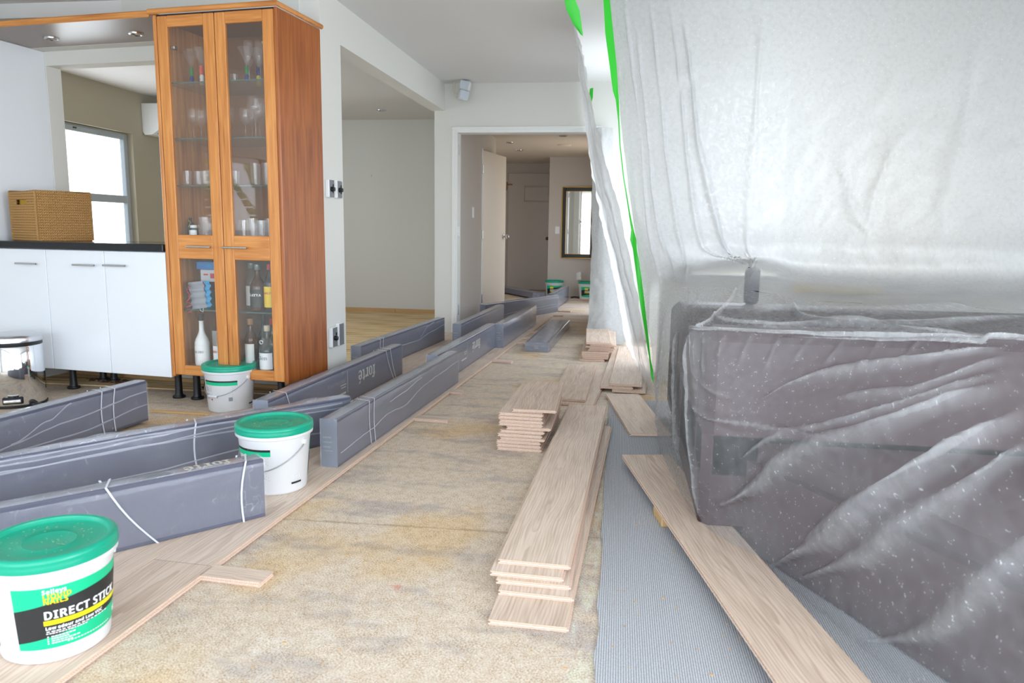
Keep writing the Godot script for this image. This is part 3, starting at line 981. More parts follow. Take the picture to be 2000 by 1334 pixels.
func plank_mesh(L: float, W := 0.21, u0 := 0.0, variant := 0, lip := true) -> ArrayMesh:
	var w := W * 0.5
	var T := 0.015
	var top := new_st()
	var c := [Vector3(-w + 0.0012, T, 0), Vector3(w - 0.0012, T, 0), Vector3(w - 0.0012, T, -L), Vector3(-w + 0.0012, T, -L)]
	for k in [0, 2, 1, 0, 3, 2]:
		top.set_normal(Vector3.UP)
		top.set_uv(Vector2(u0 - c[k].z / 2.0, clampf((c[k].x + w) / 0.21, 0.004, 0.996)))
		top.add_vertex(c[k])
	var m := top.commit()
	var st := new_st()
	var g := 0.006 if lip else 0.0
	var pr := [Vector2(-w, 0), Vector2(w, 0), Vector2(w, 0.005), Vector2(w + g, 0.0058), Vector2(w + g, 0.0092), Vector2(w, 0.010), Vector2(w, 0.0138), Vector2(w - 0.0012, T), Vector2(-w + 0.0012, T), Vector2(-w, 0.0138), Vector2(-w, 0.010), Vector2(-w + g, 0.0092), Vector2(-w + g, 0.0058), Vector2(-w, 0.005)]
	for k in pr.size():
		if k == 7: continue
		var a: Vector2 = pr[k]
		var b: Vector2 = pr[(k + 1) % pr.size()]
		quad(st, Vector3(a.x, a.y, 0), Vector3(a.x, a.y, -L), Vector3(b.x, b.y, -L), Vector3(b.x, b.y, 0))
	for q in [[-w, w, 0.0, 0.005], [-w + g, w + g, 0.005, 0.010], [-w, w, 0.010, 0.0145]]:
		var f := 0.004 if q[2] == 0.005 else 0.0
		quad(st, Vector3(q[0], q[2], f), Vector3(q[1], q[2], f), Vector3(q[1], q[3], f), Vector3(q[0], q[3], f))
		quad(st, Vector3(q[1], q[2], -L), Vector3(q[0], q[2], -L), Vector3(q[0], q[3], -L), Vector3(q[1], q[3], -L))
		if f > 0.0:
			quad(st, Vector3(q[0], q[3], f), Vector3(q[1], q[3], f), Vector3(q[1], q[3], 0), Vector3(q[0], q[3], 0))
			quad(st, Vector3(q[0], q[2], 0), Vector3(q[1], q[2], 0), Vector3(q[1], q[2], f), Vector3(q[0], q[2], f))
	st.commit(m)
	m.surface_set_material(0, M["oak_%d" % variant])
	m.surface_set_material(1, M.oak_edge)
	return m

func build_laid_floor() -> void:
	var fl := Node3D.new()
	fl.name = numbered("floor")
	add_child(fl)
	fl.set_meta("kind", "structure")
	fl.position = ROW_AT
	fl.rotation.y = -deg_to_rad(ROW_DEG)
	# rows run away from the camera; joints (distance past ROW_AT) are staggered
	var joints := [[1.75, 0.635, -1.24, -3.1, -4.9, -6.65], [1.75, -0.25, -2.15, -4.05, -5.95, -6.75], [1.75, 1.2, -0.7, -2.6, -4.5, -6.75], [1.2, 0.55, -1.35, -3.2, -5.1, -6.0], [0.5, 0.05, -1.8, -3.7, -4.4]]
	for r in joints.size():
		var js: Array = joints[r]
		for k in js.size() - 1:
			var L: float = js[k] - js[k + 1] - 0.0012
			var o := part(fl, "plank" if (r + k) == 0 else "plank_%03d" % (r * 5 + k), plank_mesh(L, 0.2092, rng.randf(), (r * 2 + k + 1) % 3, r == 0), null, Vector3(-0.105 - r * 0.2100, 0, js[k]))
			o.position.y = 0.0003 * ((r + k) % 3)
	# short offcuts slipped into the groove along the edge
	var off := [[-1.097, -1.94, 0.2, "pale oak offcut sticking out of the laid edge beside the front pail", 0], [-0.98, -3.84, 0.2, "long oak offcut lying at the laid edge beside the middle pack", 1], [-1.00, -4.53, 0.09, "small oak offcut half under the long central pack", 2], [-0.905, -5.70, 0.2, "oak offcut at the laid edge beyond the central pack's end", 0], [-0.885, -6.685, 0.12, "short oak offcut left of the flat pack's near corner", 1], [-0.875, -6.98, 0.14, "short oak offcut tucked beside the flat pack's near half", 2], [-0.855, -7.43, 0.13, "short oak offcut tucked beside the flat pack's middle", 0], [-0.735, -8.98, 0.18, "oak offcut at the laid edge just inside the hall doorway", 1], [-0.69, -9.52, 0.2, "oak offcut at the hall edge under the angled pack's far end", 2]]
	for q in off:
		solo("offcut", q[3], "offcut", plank_mesh(q[2], 0.078, rng.randf(), q[4]), null, Vector3(q[0] - q[2] * 0.5, 0.0, q[1]), -PI / 2 - 0.06, "oak offcuts along the laid edge")
	# thin strip of wood near the left pack
	solo("wood_strip", "thin loose strip of wood on the subfloor beside the left pail", "wood strip", boxes([[Vector3(0, 0.006, 0), Vector3(0.42, 0.012, 0.022)]], 0.002), M.timber_pale, Vector3(-2.36, 0, -3.70), -0.02)
	# carpet underlay
	var st := new_st()
	var c := [Vector3(-0.012, 0.006, 0.9), Vector3(2.9, 0.006, 0.9), Vector3(2.9, 0.006, -5.1), Vector3(-0.03, 0.006, -4.55)]
	var n := 40
	var L := []
	for k in n + 1:
		L.append(Vector3(-0.012 - 0.02 * k / n + rng.randf_range(-0.006, 0.006), 0.006, lerpf(0.9, -4.55, float(k) / n)))
	for k in n:
		var a: Vector3 = L[k]
		var b: Vector3 = L[k + 1]
		quad(st, a, Vector3(2.9, 0.006, a.z), Vector3(2.9, 0.006, b.z), b)
		quad(st, Vector3(a.x, 0, a.z), a, b, Vector3(b.x, 0, b.z))
	solo("carpet_underlay", "grey ribbed carpet underlay left on the floor on the right side", "underlay", st.commit(), M.underlay)

# ---------------------------------------------------------------- display cabinet and the niche beside it

const NTH := ["first", "second", "third", "fourth", "fifth", "sixth", "seventh", "eighth", "ninth", "tenth"]

func cab(u: float, y: float, d: float) -> Vector3:
	return CAB_AT + Basis(Vector3.UP, CAB_TURN) * Vector3(u, y, -d)

func handle_mesh(L: float) -> ArrayMesh:
	return merge([[tube([Vector3(-L / 2, 0, 0.03), Vector3(L / 2, 0, 0.03)], 0.006, 10), Transform3D()], [box(Vector3(0.012, 0.012, 0.03), 0.002, Vector3(-L / 2 + 0.012, 0, 0.015)), Transform3D()], [box(Vector3(0.014, 0.013, 0.036), 0.002, Vector3(L / 2 - 0.006, 0, 0.018)), Transform3D()]])

func build_cabinet() -> void:
	var c := thing("display_cabinet", "tall orange-brown timber display cabinet with two glazed doors", "display cabinet", CAB_AT, CAB_TURN)
	var d := 0.45
	part(c, "side_panel", boxes([span(Vector3(0.006, 0.165, -d), Vector3(0.028, 2.1675, 0.004))], 0.006), M.timber_upright)
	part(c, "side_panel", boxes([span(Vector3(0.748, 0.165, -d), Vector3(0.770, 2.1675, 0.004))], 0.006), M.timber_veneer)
	part(c, "back_panel", boxes([span(Vector3(0.028, 0.18, -d), Vector3(0.748, 2.165, -d + 0.012))], 0.001), M.timber_inside)
	part(c, "top_panel", boxes([span(Vector3(0.028, 2.145, -d), Vector3(0.748, 2.165, -0.025))], 0.001), M.timber_inside)
	part(c, "bottom_panel", boxes([span(Vector3(0.028, 0.185, -d), Vector3(0.748, 0.212, -0.025))], 0.001), M.timber_inside)
	part(c, "fixed_shelf", boxes([span(Vector3(0.028, 0.945, -d + 0.012), Vector3(0.748, 0.972, -0.027))], 0.001), M.timber_inside)
	part(c, "divider", boxes([span(Vector3(0.380, 0.212, -d + 0.012), Vector3(0.396, 0.945, -0.03))], 0.001), M.timber_inside)
	part(c, "head_rail", boxes([span(Vector3(0.028, 2.150, -0.03), Vector3(0.748, 2.1675, -0.006))], 0), M.cap_brown)  # dark filler strip, painting the shade in the gap above the doors
	for y in [1.818, 1.518, 1.262]:
		var s := part(c, "glass_shelf", boxes([span(Vector3(0.030, y - 0.006, -d + 0.014), Vector3(0.746, y, -0.036))], 0), M.shelf_glass)
		part(s, "edge", boxes([span(Vector3(0.030, y - 0.006, -0.036), Vector3(0.746, y, -0.033))], 0), M.shelf_edge)
	var s2 := part(c, "glass_shelf", boxes([span(Vector3(0.030, 0.552, -d + 0.014), Vector3(0.746, 0.560, -0.05))], 0), M.shelf_glass)
	part(s2, "edge", boxes([span(Vector3(0.030, 0.552, -0.05), Vector3(0.746, 0.560, -0.047))], 0), M.shelf_edge)
	# crown board with a rounded nose that returns along the right side
	var nose := []
	for k in 9:
		var a := -PI / 2 + PI * k / 8
		nose.append(Vector2(cos(a) * 0.014, 2.180 + sin(a) * 0.014))
	var rows := []
	for q in [[Vector3(-0.004, 0, 0.016), Vector3(0, 0, 1)], [Vector3(0.776, 0, 0.016), Vector3(0.7, 0, 0.7)], [Vector3(0.776, 0, -d), Vector3(1, 0, 0)]]:
		var row := PackedVector3Array()
		for p in nose:
			row.append(q[0] + q[1].normalized() * p.x * (1.41 if q[1].x == 0.7 else 1.0) + Vector3(0, p.y, 0))
		rows.append(row)
	part(c, "crown", merge([[sheet([rows[0], rows[1]]), Transform3D()], [sheet([rows[1], rows[2]]), Transform3D()], [boxes([span(Vector3(-0.004, 2.166, -d), Vector3(0.776, 2.194, 0.016))], 0), Transform3D()]]), M.timber_level)
	for k in 2:
		var u0 := 0.030 if k == 0 else 0.391
		var u1 := 0.387 if k == 0 else 0.746
		var g0 := u0 + 0.064
		var g1 := u1 - 0.068
		var th := 0.022
		var dr := part(c, "door", boxes([span(Vector3(u0, 0.178, -th), Vector3(g0, 2.160, 0)), span(Vector3(g1, 0.178, -th), Vector3(u1, 2.160, 0))], 0.004), M.timber_upright)
		dr.set_meta("label", "glazed timber door %s" % ["with the left handle", "with the right handle"][k])
		part(dr, "rail", boxes([span(Vector3(g0, 2.101, -th), Vector3(g1, 2.160, -0.0005))], 0.003), M.timber_level)
		part(dr, "rail", boxes([span(Vector3(g0, 0.852, -th), Vector3(g1, 0.986, -0.0005))], 0.003), M.timber_level)
		part(dr, "rail", boxes([span(Vector3(g0, 0.178, -th), Vector3(g1, 0.236, -0.0005))], 0.003), M.timber_level)
		part(dr, "glass", boxes([span(Vector3(g0, 0.986, -0.014), Vector3(g1, 2.101, -0.009))], 0), M.pane)
		part(dr, "glass", boxes([span(Vector3(g0, 0.236, -0.014), Vector3(g1, 0.852, -0.009))], 0), M.pane)
		part(dr, "handle", handle_mesh(0.156), M.steel, Vector3(0.248 if k == 0 else 0.479, 0.921, 0))
		part(dr, "hinge", boxes([[Vector3(u0 + 0.072 if k == 0 else u1 - 0.075, 2.0, -0.04), Vector3(0.03, 0.02, 0.03)]], 0.004), M.steel)
	for q in [[0.055, 0.15], [0.66, 0.10], [0.66, 0.40], [0.09, 0.40]]:
		part(c, "foot", foot_mesh(0.175), M.black_plastic, Vector3(q[0], 0, -q[1]))

func foot_mesh(h: float) -> ArrayMesh:
	return merge([[lathe(V([0.0, 0.0, 0.036, 0.0, 0.038, 0.006, 0.036, 0.014, 0.026, 0.016, 0.022, 0.03, 0.020, h - 0.02, 0.03, h - 0.012, 0.03, h, 0.0, h]), 20), Transform3D()], [boxes([[Vector3(0.028, 0.008, 0.012), Vector3(0.036, 0.014, 0.02)], [Vector3(-0.028, 0.008, 0.012), Vector3(0.036, 0.014, 0.02)], [Vector3(0.0, h * 0.6, 0.021), Vector3(0.012, h * 0.5, 0.006)]], 0.003), Transform3D()]])

func build_niche() -> void:
	# base units
	var a := thing("base_cabinet", "white base cabinet with a single door behind the pedal bin", "cabinet", CAB_AT, CAB_TURN, "")
	part(a, "body", boxes([span(Vector3(-1.292, 0.160, -0.52), Vector3(-0.841, 0.886, -0.022))], 0.001), M.white_lacquer)
	var da := part(a, "door", boxes([span(Vector3(-1.290, 0.157, -0.019), Vector3(-0.8435, 0.884, 0))], 0.0025), M.white_lacquer)
	part(da, "handle", handle_mesh(0.156), M.steel, Vector3(-0.962, 0.797, 0))
	for q in [[-0.87, 0.16], [-0.885, 0.42], [-1.2, 0.16]]:
		part(a, "foot", foot_mesh(0.162), M.black_plastic, Vector3(q[0], 0, -q[1]))
	var b := thing("base_cabinet", "white base cabinet with two doors left of the display cabinet", "cabinet", CAB_AT, CAB_TURN)
	part(b, "body", boxes([span(Vector3(-0.839, 0.160, -0.52), Vector3(0.002, 0.886, -0.022))], 0.001), M.white_lacquer)
	var db := part(b, "door", boxes([span(Vector3(-0.8405, 0.157, -0.019), Vector3(-0.4205, 0.884, 0))], 0.0025), M.white_lacquer)
	part(db, "handle", handle_mesh(0.156), M.steel, Vector3(-0.541, 0.799, 0))
	var dc := part(b, "door", boxes([span(Vector3(-0.4180, 0.157, -0.019), Vector3(0.003, 0.884, 0))], 0.0025), M.white_lacquer)
	part(dc, "handle", handle_mesh(0.156), M.steel, Vector3(-0.325, 0.802, 0))
	for q in [[-0.075, 0.15], [-0.075, 0.42], [-0.80, 0.42]]:
		part(b, "foot", foot_mesh(0.162), M.black_plastic, Vector3(q[0], 0, -q[1]))
	solo("worktop", "black polished worktop over the white base cabinets", "worktop", boxes([span(Vector3(-1.302, 0.888, -0.544), Vector3(0.004, 0.930, 0.018))], 0.004), M.worktop, CAB_AT, CAB_TURN)
	# overhead board: timber nosing and a smooth soffit with two downlights
	var p := thing("overhead_shelf", "long overhead timber board spanning the niche left of the display cabinet", "shelf", CAB_AT, CAB_TURN)
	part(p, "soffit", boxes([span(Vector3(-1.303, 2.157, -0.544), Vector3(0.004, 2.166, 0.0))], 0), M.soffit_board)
	part(p, "board", boxes([span(Vector3(-1.303, 2.167, -0.450), Vector3(-0.005, 2.188, 0.0))], 0), M.timber_level)
	part(p, "nosing", boxes([span(Vector3(-1.32, 2.155, 0.0), Vector3(-0.005, 2.190, 0.018))], 0.007), M.timber_level)
	var w0 := cab(-0.943, 2.157, 0.262)
	downlight(w0, 0.042, "left steel downlight in the niche soffit above the basket", "downlights in the niche soffit", 0.3)
	downlight(cab(-0.342, 2.157, 0.275), 0.042, "right steel downlight in the niche soffit beside the cabinet", "downlights in the niche soffit", 0.2)
	struct("trim_3", boxes([span(Vector3(-1.29, 0.0, -0.545), Vector3(0.74, 0.028, -0.525))], 0.002), M.timber_pale, CAB_AT, CAB_TURN)
	# basket on the worktop
	var bk := thing("wicker_basket", "square woven seagrass basket with a cut-out handle on the worktop", "basket", Vector3(-3.558, 0.930, -4.262), -0.417)
	var hw := 0.152
	var hd := 0.163
	var H := 0.298
	var cut := [-0.062, 0.062, 0.215, 0.252]
	var ws := []
	var n := 19
	for k in n:
		var y := (k + 0.5) * H / n
		var r := H / n * 0.54
		var loop := []
		var open: bool = y > cut[2] and y < cut[3]
		var e := 0.010
		var ring := [Vector3(hw, y, hd - e), Vector3(hw, y, 0), Vector3(hw, y, -hd + e), Vector3(hw - e, y, -hd), Vector3(0, y, -hd), Vector3(-hw + e, y, -hd), Vector3(-hw, y, -hd + e), Vector3(-hw, y, 0), Vector3(-hw, y, hd - e), Vector3(-hw + e, y, hd)]
		if open:
			loop = [Vector3(cut[1], y, hd), Vector3(hw - e, y, hd)]
			loop.append_array(ring)
			loop.append(Vector3(cut[0], y, hd))
			ws.append([tube(loop, r, 8, false), Transform3D()])
		else:
			loop = ring.duplicate()
			loop.append(Vector3(0, y, hd))
			loop.append(Vector3(hw - e, y, hd))
			ws.append([tube(loop, r, 8, true), Transform3D()])
	part(bk, "woven_wall", weave_uv(merge(ws), H / n), M.wicker)
	for q in [[1, 1], [1, -1], [-1, 1]]:
		part(bk, "corner_braid", weave_uv(tube([Vector3(hw * q[0], 0.004, hd * q[1]), Vector3(hw * q[0], H, hd * q[1])], 0.009, 8), 0.012), M.wicker)
	part(bk, "rim", weave_uv(tube([Vector3(hw, H, hd), Vector3(hw, H, -hd), Vector3(-hw, H, -hd), Vector3(-hw, H, hd)], 0.009, 8, true), 0.013), M.wicker)
	part(bk, "handle_hole", boxes([[Vector3(0, 0.233, hd - 0.014), Vector3(0.12, 0.034, 0.004)]], 0), M.leaf_dry)
	part(bk, "base", box(Vector3(0.29, 0.012, 0.31), 0.002, Vector3(0, 0.007, 0)), M.wicker)
	# air conditioner on the far room's window wall
	var ac := thing("air_conditioner", "white wall-mounted air conditioner seen end-on in the far room", "air conditioner", Vector3(-4.75, 1.925, -6.985))
	var pr := PackedVector2Array([Vector2(0, 0.03), Vector2(0.02, 0.0), Vector2(0.10, 0.004), Vector2(0.165, 0.045), Vector2(0.205, 0.11), Vector2(0.215, 0.2), Vector2(0.21, 0.285), Vector2(0.19, 0.305), Vector2(0, 0.305)])
	part(ac, "body", slab2d(pr, -0.80), M.white_plastic)
	part(ac, "end_cap", slab2d(PackedVector2Array([Vector2(0.006, 0.036), Vector2(0.024, 0.006), Vector2(0.098, 0.010), Vector2(0.16, 0.05), Vector2(0.198, 0.113), Vector2(0.208, 0.2), Vector2(0.204, 0.28), Vector2(0.186, 0.299), Vector2(0.006, 0.299)]), 0.006), M.white_plastic)
	part(ac, "louvre", boxes([[Vector3(0.135, 0.02, -0.4), Vector3(0.07, 0.008, 0.7)]], 0.003), M.grey_plate)
	# sockets on the end of the partition
	for q in [[-4.352, 1.271, 0.108, "upper socket nearest the cabinet, with black plugs, on the partition's edge", true], [-4.475, 1.272, 0.108, "upper socket nearest the opening, with one black plug, on the partition's edge", true], [-4.352, 0.362, 0.125, "low socket nearest the cabinet, with a black plug, on the partition's edge", true], [-4.458, 0.366, 0.142, "low blank wall plate nearest the opening on the partition's edge", false]]:
		var x: float = -1.764 + (q[0] + 4.29) * -0.0209
		var s := thing("power_socket" if q[4] else "blank_plate", q[3], "socket" if q[4] else "wall plate", Vector3(x, q[1], q[0]), PI / 2 - 0.0209, "sockets on the partition's edge")
		part(s, "block", box(Vector3(0.074, q[2], 0.026), 0.004, Vector3(0, 0, 0.013)), M.white_plastic)
		part(s, "face", box(Vector3(0.068, q[2] - 0.006, 0.003), 0.001, Vector3(0, 0, 0.0275)), M.grey_plate)
		if q[4]:
			part(s, "plug", lathe(V([0.0, 0.0, 0.014, 0.0, 0.015, 0.004, 0.012, 0.022, 0.0, 0.024]), 16), M.black_plastic, Vector3(-0.012, -0.004, 0.029), Vector3(PI / 2, 0, 0))
			part(s, "rocker", box(Vector3(0.012, 0.020, 0.006), 0.002, Vector3(0.015, 0.018, 0.031)), M.black_plastic)
			part(s, "rocker", box(Vector3(0.012, 0.020, 0.006), 0.002, Vector3(0.015, -0.016, 0.031)), M.black_plastic)

# texture co-ordinates that run a twist along each braided row
func weave_uv(m: ArrayMesh, pitch: float) -> ArrayMesh:
	var arr := m.surface_get_arrays(0)
	var v: PackedVector3Array = arr[Mesh.ARRAY_VERTEX]
	var uv := PackedVector2Array()
	for p in v:
		uv.append(Vector2((p.x + p.z) / 0.21, p.y / (pitch * 4.0)))
	arr[Mesh.ARRAY_TEX_UV] = uv
	arr[Mesh.ARRAY_TANGENT] = null
	var o := ArrayMesh.new()
	o.add_surface_from_arrays(Mesh.PRIMITIVE_TRIANGLES, arr)
	return o

# ---------------------------------------------------------------- what stands in the cabinet

func glass_wine(k: float) -> ArrayMesh:
	var p := []
	for q in V([0.0, 0.0, 0.034, 0.0, 0.034, 0.002, 0.010, 0.006, 0.0042, 0.012, 0.0035, 0.05, 0.0042, 0.092, 0.012, 0.10, 0.030, 0.118, 0.040, 0.142, 0.042, 0.165, 0.038, 0.195, 0.035, 0.212]): p.append(q * k)
	return lathe(p, 24)

func glass_flute(k: float) -> ArrayMesh:
	var p := []
	for q in V([0.0, 0.0, 0.030, 0.0, 0.030, 0.002, 0.008, 0.006, 0.004, 0.014, 0.004, 0.075, 0.012, 0.084, 0.023, 0.105, 0.026, 0.14, 0.025, 0.215]): p.append(q * k)
	return lathe(p, 24)

func glass_tumbler(r: float, h: float) -> ArrayMesh:
	return lathe(V([0.0, 0.0, r * 0.82, 0.0, r * 0.86, 0.004, r, h, r - 0.002, h, r * 0.84, 0.012, 0.0, 0.012]), 24)

func build_glassware() -> void:
	# top shelf: cocktail glasses on coloured stems, and flutes
	var cone := lathe(V([0.004, 0.10, 0.012, 0.112, 0.046, 0.196, 0.0445, 0.197, 0.011, 0.118]), 28)
	for q in [[0.115, 0.16, "stem_blue", "stem_green", "cocktail glass on a blue and green twisted stem behind the left door"], [0.205, 0.13, "stem_white", "stem_red", "cocktail glass on a white and red stem behind the left door"], [0.465, 0.17, "stem_blue", "stem_green", "cocktail glass on a blue and green twisted stem behind the right door"], [0.512, 0.21, "stem_yellow", "stem_blue", "cocktail glass on a yellow and blue stem behind the right door"], [0.262, 0.24, "stem_white", "stem_white", "cocktail glass on a plain white stem at the back of the top shelf"]]:
		var o := thing("cocktail_glass", q[4], "glass", cab(q[0], 1.818, q[1]), 0.0, "cocktail glasses on the cabinet's top shelf")
		part(o, "bowl", cone, M.glassware)
		part(o, "stem", lathe(V([0.0, 0.0, 0.013, 0.0, 0.014, 0.012, 0.011, 0.028, 0.013, 0.042, 0.009, 0.055]), 16), M[q[2]])
		part(o, "knop", lathe(V([0.009, 0.055, 0.012, 0.06, 0.009, 0.07, 0.013, 0.078, 0.009, 0.088, 0.011, 0.102, 0.0, 0.105]), 16), M[q[3]])
	var fl := glass_flute(1.0)
	for q in [[0.520, 0.11, "champagne flute in front on the top shelf, nearer the cabinet's centre"], [0.583, 0.12, "champagne flute in front on the top shelf, nearer the cabinet's right side"], [0.555, 0.25, "champagne flute standing behind the other two on the top shelf"]]:
		solo("champagne_flute", q[2], "glass", fl, M.glassware, cab(q[0], 1.818, q[1]), 0.0, "champagne flutes on the top shelf")
	solo("liqueur_glass", "small low clear glass beside the blue-stemmed glass behind the right door", "glass", glass_tumbler(0.024, 0.045), M.glassware, cab(0.425, 1.818, 0.11))
	# second shelf: wine glasses
	var wl := [[0.118, 0.15, 0.84], [0.170, 0.15, 0.80], [0.222, 0.17, 0.92], [0.262, 0.27, 0.96]]
	for k in wl.size():
		solo("wine_glass", "%s wine glass from the left behind the left door, second shelf" % NTH[k], "glass", glass_wine(wl[k][2]), M.glassware, cab(wl[k][0], 1.518, wl[k][1]), 0.0, "wine glasses on the second shelf")
	var wr := [[0.452, 0.22, 0.80], [0.478, 0.12, 0.78], [0.515, 0.20, 0.98], [0.548, 0.11, 1.05], [0.585, 0.24, 0.84], [0.622, 0.13, 1.0], [0.660, 0.22, 0.92]]
	for k in wr.size():
		solo("wine_glass", "%s wine glass from the left behind the right door, second shelf" % NTH[k], "glass", glass_wine(wr[k][2]), M.glassware, cab(wr[k][0], 1.518, wr[k][1]), 0.0, "wine glasses on the second shelf")
	# third shelf: tumblers
	var tm := glass_tumbler(0.028, 0.085)
	for k in 6:
		solo("tumbler", "%s tumbler from the left in the third shelf's row" % NTH[k], "glass", tm, M.glassware, cab(0.085 + k * 0.060, 1.262, 0.12 + 0.02 * (k % 2)), 0.0, "tumblers on the third shelf")
	for k in 3:
		solo("highball_glass", "%s tall glass from the left on the third shelf behind the right door" % NTH[k], "glass", glass_tumbler(0.03, 0.13), M.glassware, cab(0.49 + k * 0.075, 1.262, 0.18), 0.0, "tall glasses on the third shelf")
	# floor of the upper part: mugs, tumblers, small cartons
	var k2 := thing("glass_jar", "small dark jar with a silver lid and white label at the cabinet's left", "jar", cab(0.125, 0.972, 0.10))
	part(k2, "body", lathe(V([0.0, 0.0, 0.022, 0.0, 0.024, 0.004, 0.024, 0.048, 0.018, 0.054]), 20), M.bottle_green)
	part(k2, "label", bend(strip(-0.03, 0.010, 0.03, 0.040), Transform3D(), 0.024, 0.0, 0.0003), M.label_white)
	part(k2, "lid", lathe(V([0.019, 0.052, 0.020, 0.054, 0.020, 0.068, 0.0, 0.070]), 20), M.cap_white)
	var jg := thing("dark_bottle", "small dark bottle with a yellow tie beside the labelled jar", "bottle", cab(0.075, 0.972, 0.14))
	part(jg, "body", lathe(V([0.0, 0.0, 0.020, 0.0, 0.022, 0.004, 0.022, 0.07, 0.008, 0.09, 0.008, 0.11, 0.0, 0.11]), 20), M.bag_black)
	part(jg, "tie", tube([Vector3(-0.008, 0.095, 0.006), Vector3(0.012, 0.085, 0.02), Vector3(0.0, 0.055, 0.026)], 0.002, 6), M.stem_yellow)
	var mug := glass_tumbler(0.038, 0.115)
	var ear := tube([Vector3(0.036, 0.09, 0), Vector3(0.06, 0.085, 0), Vector3(0.066, 0.055, 0), Vector3(0.055, 0.03, 0), Vector3(0.035, 0.028, 0)], 0.005, 8)
	for k in 3:
		var o := thing("beer_mug", "%s glass beer mug from the left behind the left door" % NTH[k], "mug", cab(0.185 + k * 0.072, 0.972, 0.12 + 0.05 * (k % 2)), -0.6 + 0.5 * k, "beer mugs on the fixed shelf")
		part(o, "body", mug, M.glassware)
		part(o, "handle", ear, M.glassware)
	for k in 6:
		solo("drinking_glass", "%s glass from the left behind the right door, fixed shelf" % NTH[k], "glass", glass_tumbler(0.027 + 0.003 * (k % 3), 0.10 + 0.012 * (k % 2)), M.glassware, cab(0.455 + (k % 4) * 0.058 + (0.03 if k > 3 else 0.0), 0.972, 0.10 if k < 4 else 0.22), 0.0, "glasses on the fixed shelf")
	solo("glass_dish", "flat cut-glass dish under the glasses behind the right door", "dish", lathe(V([0.0, 0.0, 0.06, 0.0, 0.10, 0.012, 0.098, 0.014, 0.058, 0.004, 0.0, 0.004]), 32), M.glassware, cab(0.56, 0.9725, 0.13))
	# lower glass shelf
	var y := 0.560
	carton(Vector3(0.125, 0.044, 0.15), "carton_blue", cab(0.175, y + 0.226, 0.2), "blue printed carton on top of the game boxes", "", 0)
	carton(Vector3(0.12, 0.07, 0.14), "carton_pale", cab(0.20, y + 0.155, 0.19), "pale carton with pink print under the blue carton", "", 1)
	carton(Vector3(0.10, 0.055, 0.2), "carton_red", cab(0.125, y + 0.10, 0.2), "dark red box lettered IOI at the cabinet's left side", "IOI", 2)
	carton(Vector3(0.11, 0.1, 0.2), "carton_green", cab(0.125, y, 0.2), "green box under the dark red box", "", 3)
	var mk := solo("face_mask", "grey folded face mask hanging against the left lower glass", "mask", pleated(0.10, 0.155), M.mask_grey, cab(0.165, y + 0.082, 0.055), CAB_TURN)
	mk.rotation.z = 0.12
	part(mk, "ear_loop", tube([Vector3(0.0, -0.06, 0.006), Vector3(0.01, -0.09, 0.008), Vector3(0.025, -0.1, 0.008), Vector3(0.03, -0.075, 0.006)], 0.0016, 6), M.label_white)
	var pk := []
	for k in 15: pk.append(Vector3(0.012 * sin(k * 2.1) + 0.006 * cos(k * 5.0), -k * 0.011, 0.01 * cos(k * 1.7)))
	solo("pink_string", "tangled pink string hanging at the lower left of the cabinet", "string", tube(pk, 0.003, 6), M.string_pink, cab(0.10, y + 0.13, 0.06), 0.0)
	solo("cyan_wrapper", "bright blue wrapper beside the grey face mask", "wrapper", pleated(0.045, 0.15), M.cyan_wrap, cab(0.222, y + 0.09, 0.075), CAB_TURN - 0.4)
	bottle("big dark square-shouldered bottle behind the left lower glass", "bottle_green", cab(0.285, y, 0.14), 0.048, 0.285, 0.55, "cap_black", 0.0, "", "label_black", "")
	var bg := solo("gift_bag", "black bag with red lettering behind the dark bottle", "bag", boxes([[Vector3(0, 0.13, 0), Vector3(0.05, 0.26, 0.06)]], 0.006), M.bag_black, cab(0.345, y, 0.22), CAB_TURN)
	part(bg, "lettering", boxes([[Vector3(-0.005, 0.235, 0.031), Vector3(0.034, 0.006, 0.001)], [Vector3(-0.004, 0.222, 0.031), Vector3(0.03, 0.006, 0.001)], [Vector3(-0.005, 0.205, 0.031), Vector3(0.032, 0.010, 0.001)]], 0), M.label_red)
	bottle("clear bottle with a white label at the left behind the right lower glass", "glassware", cab(0.452, y, 0.16), 0.034, 0.27, 0.6, "cap_grey", 0.0, "label_cream", "label_grey", "")
	bottle("squat liqueur bottle with a black label lettered GLAYVA", "liquor_amber", cab(0.525, y, 0.11), 0.045, 0.265, 0.55, "cap_grey", 0.45, "label_black", "label_white", "GLAYVA")
	bottle("dark bottle with a yellow label and a red ribbon round its neck", "liquor_dark", cab(0.612, y, 0.10), 0.036, 0.270, 0.62, "cap_red", 0.0, "label_yellow_deep", "label_red", "KAHLÚA")
	# bottom of the cabinet
	y = 0.212
	bottle("white bottle with a dark brown cap and palm emblem", "bottle_white", cab(0.152, y, 0.09), 0.042, 0.315, 0.48, "cap_brown", 0.0, "label_white", "label_grey", "MALIBU")
	bottle("clear spirit bottle with a white cap and arched white label", "glassware", cab(0.262, y, 0.11), 0.042, 0.300, 0.52, "cap_white", 0.0, "label_white", "label_red", "GRISTOW")
	solo("card", "cream card standing behind the white bottle", "card", box(Vector3(0.12, 0.20, 0.004), 0.001, Vector3(0, 0.1, 0)), M.label_cream, cab(0.185, y, 0.22), CAB_TURN)
	bottle("amber bottle with a cork stopper and cream label at the right door's left", "liquor_amber", cab(0.458, y, 0.12), 0.034, 0.300, 0.6, "cap_cork", 0.0, "label_cream", "label_grey", "")
	bottle("dark wine bottle with a round white badge", "bottle_green", cab(0.500, y, 0.19), 0.037, 0.320, 0.55, "cap_black", 0.0, "", "label_white", "o")
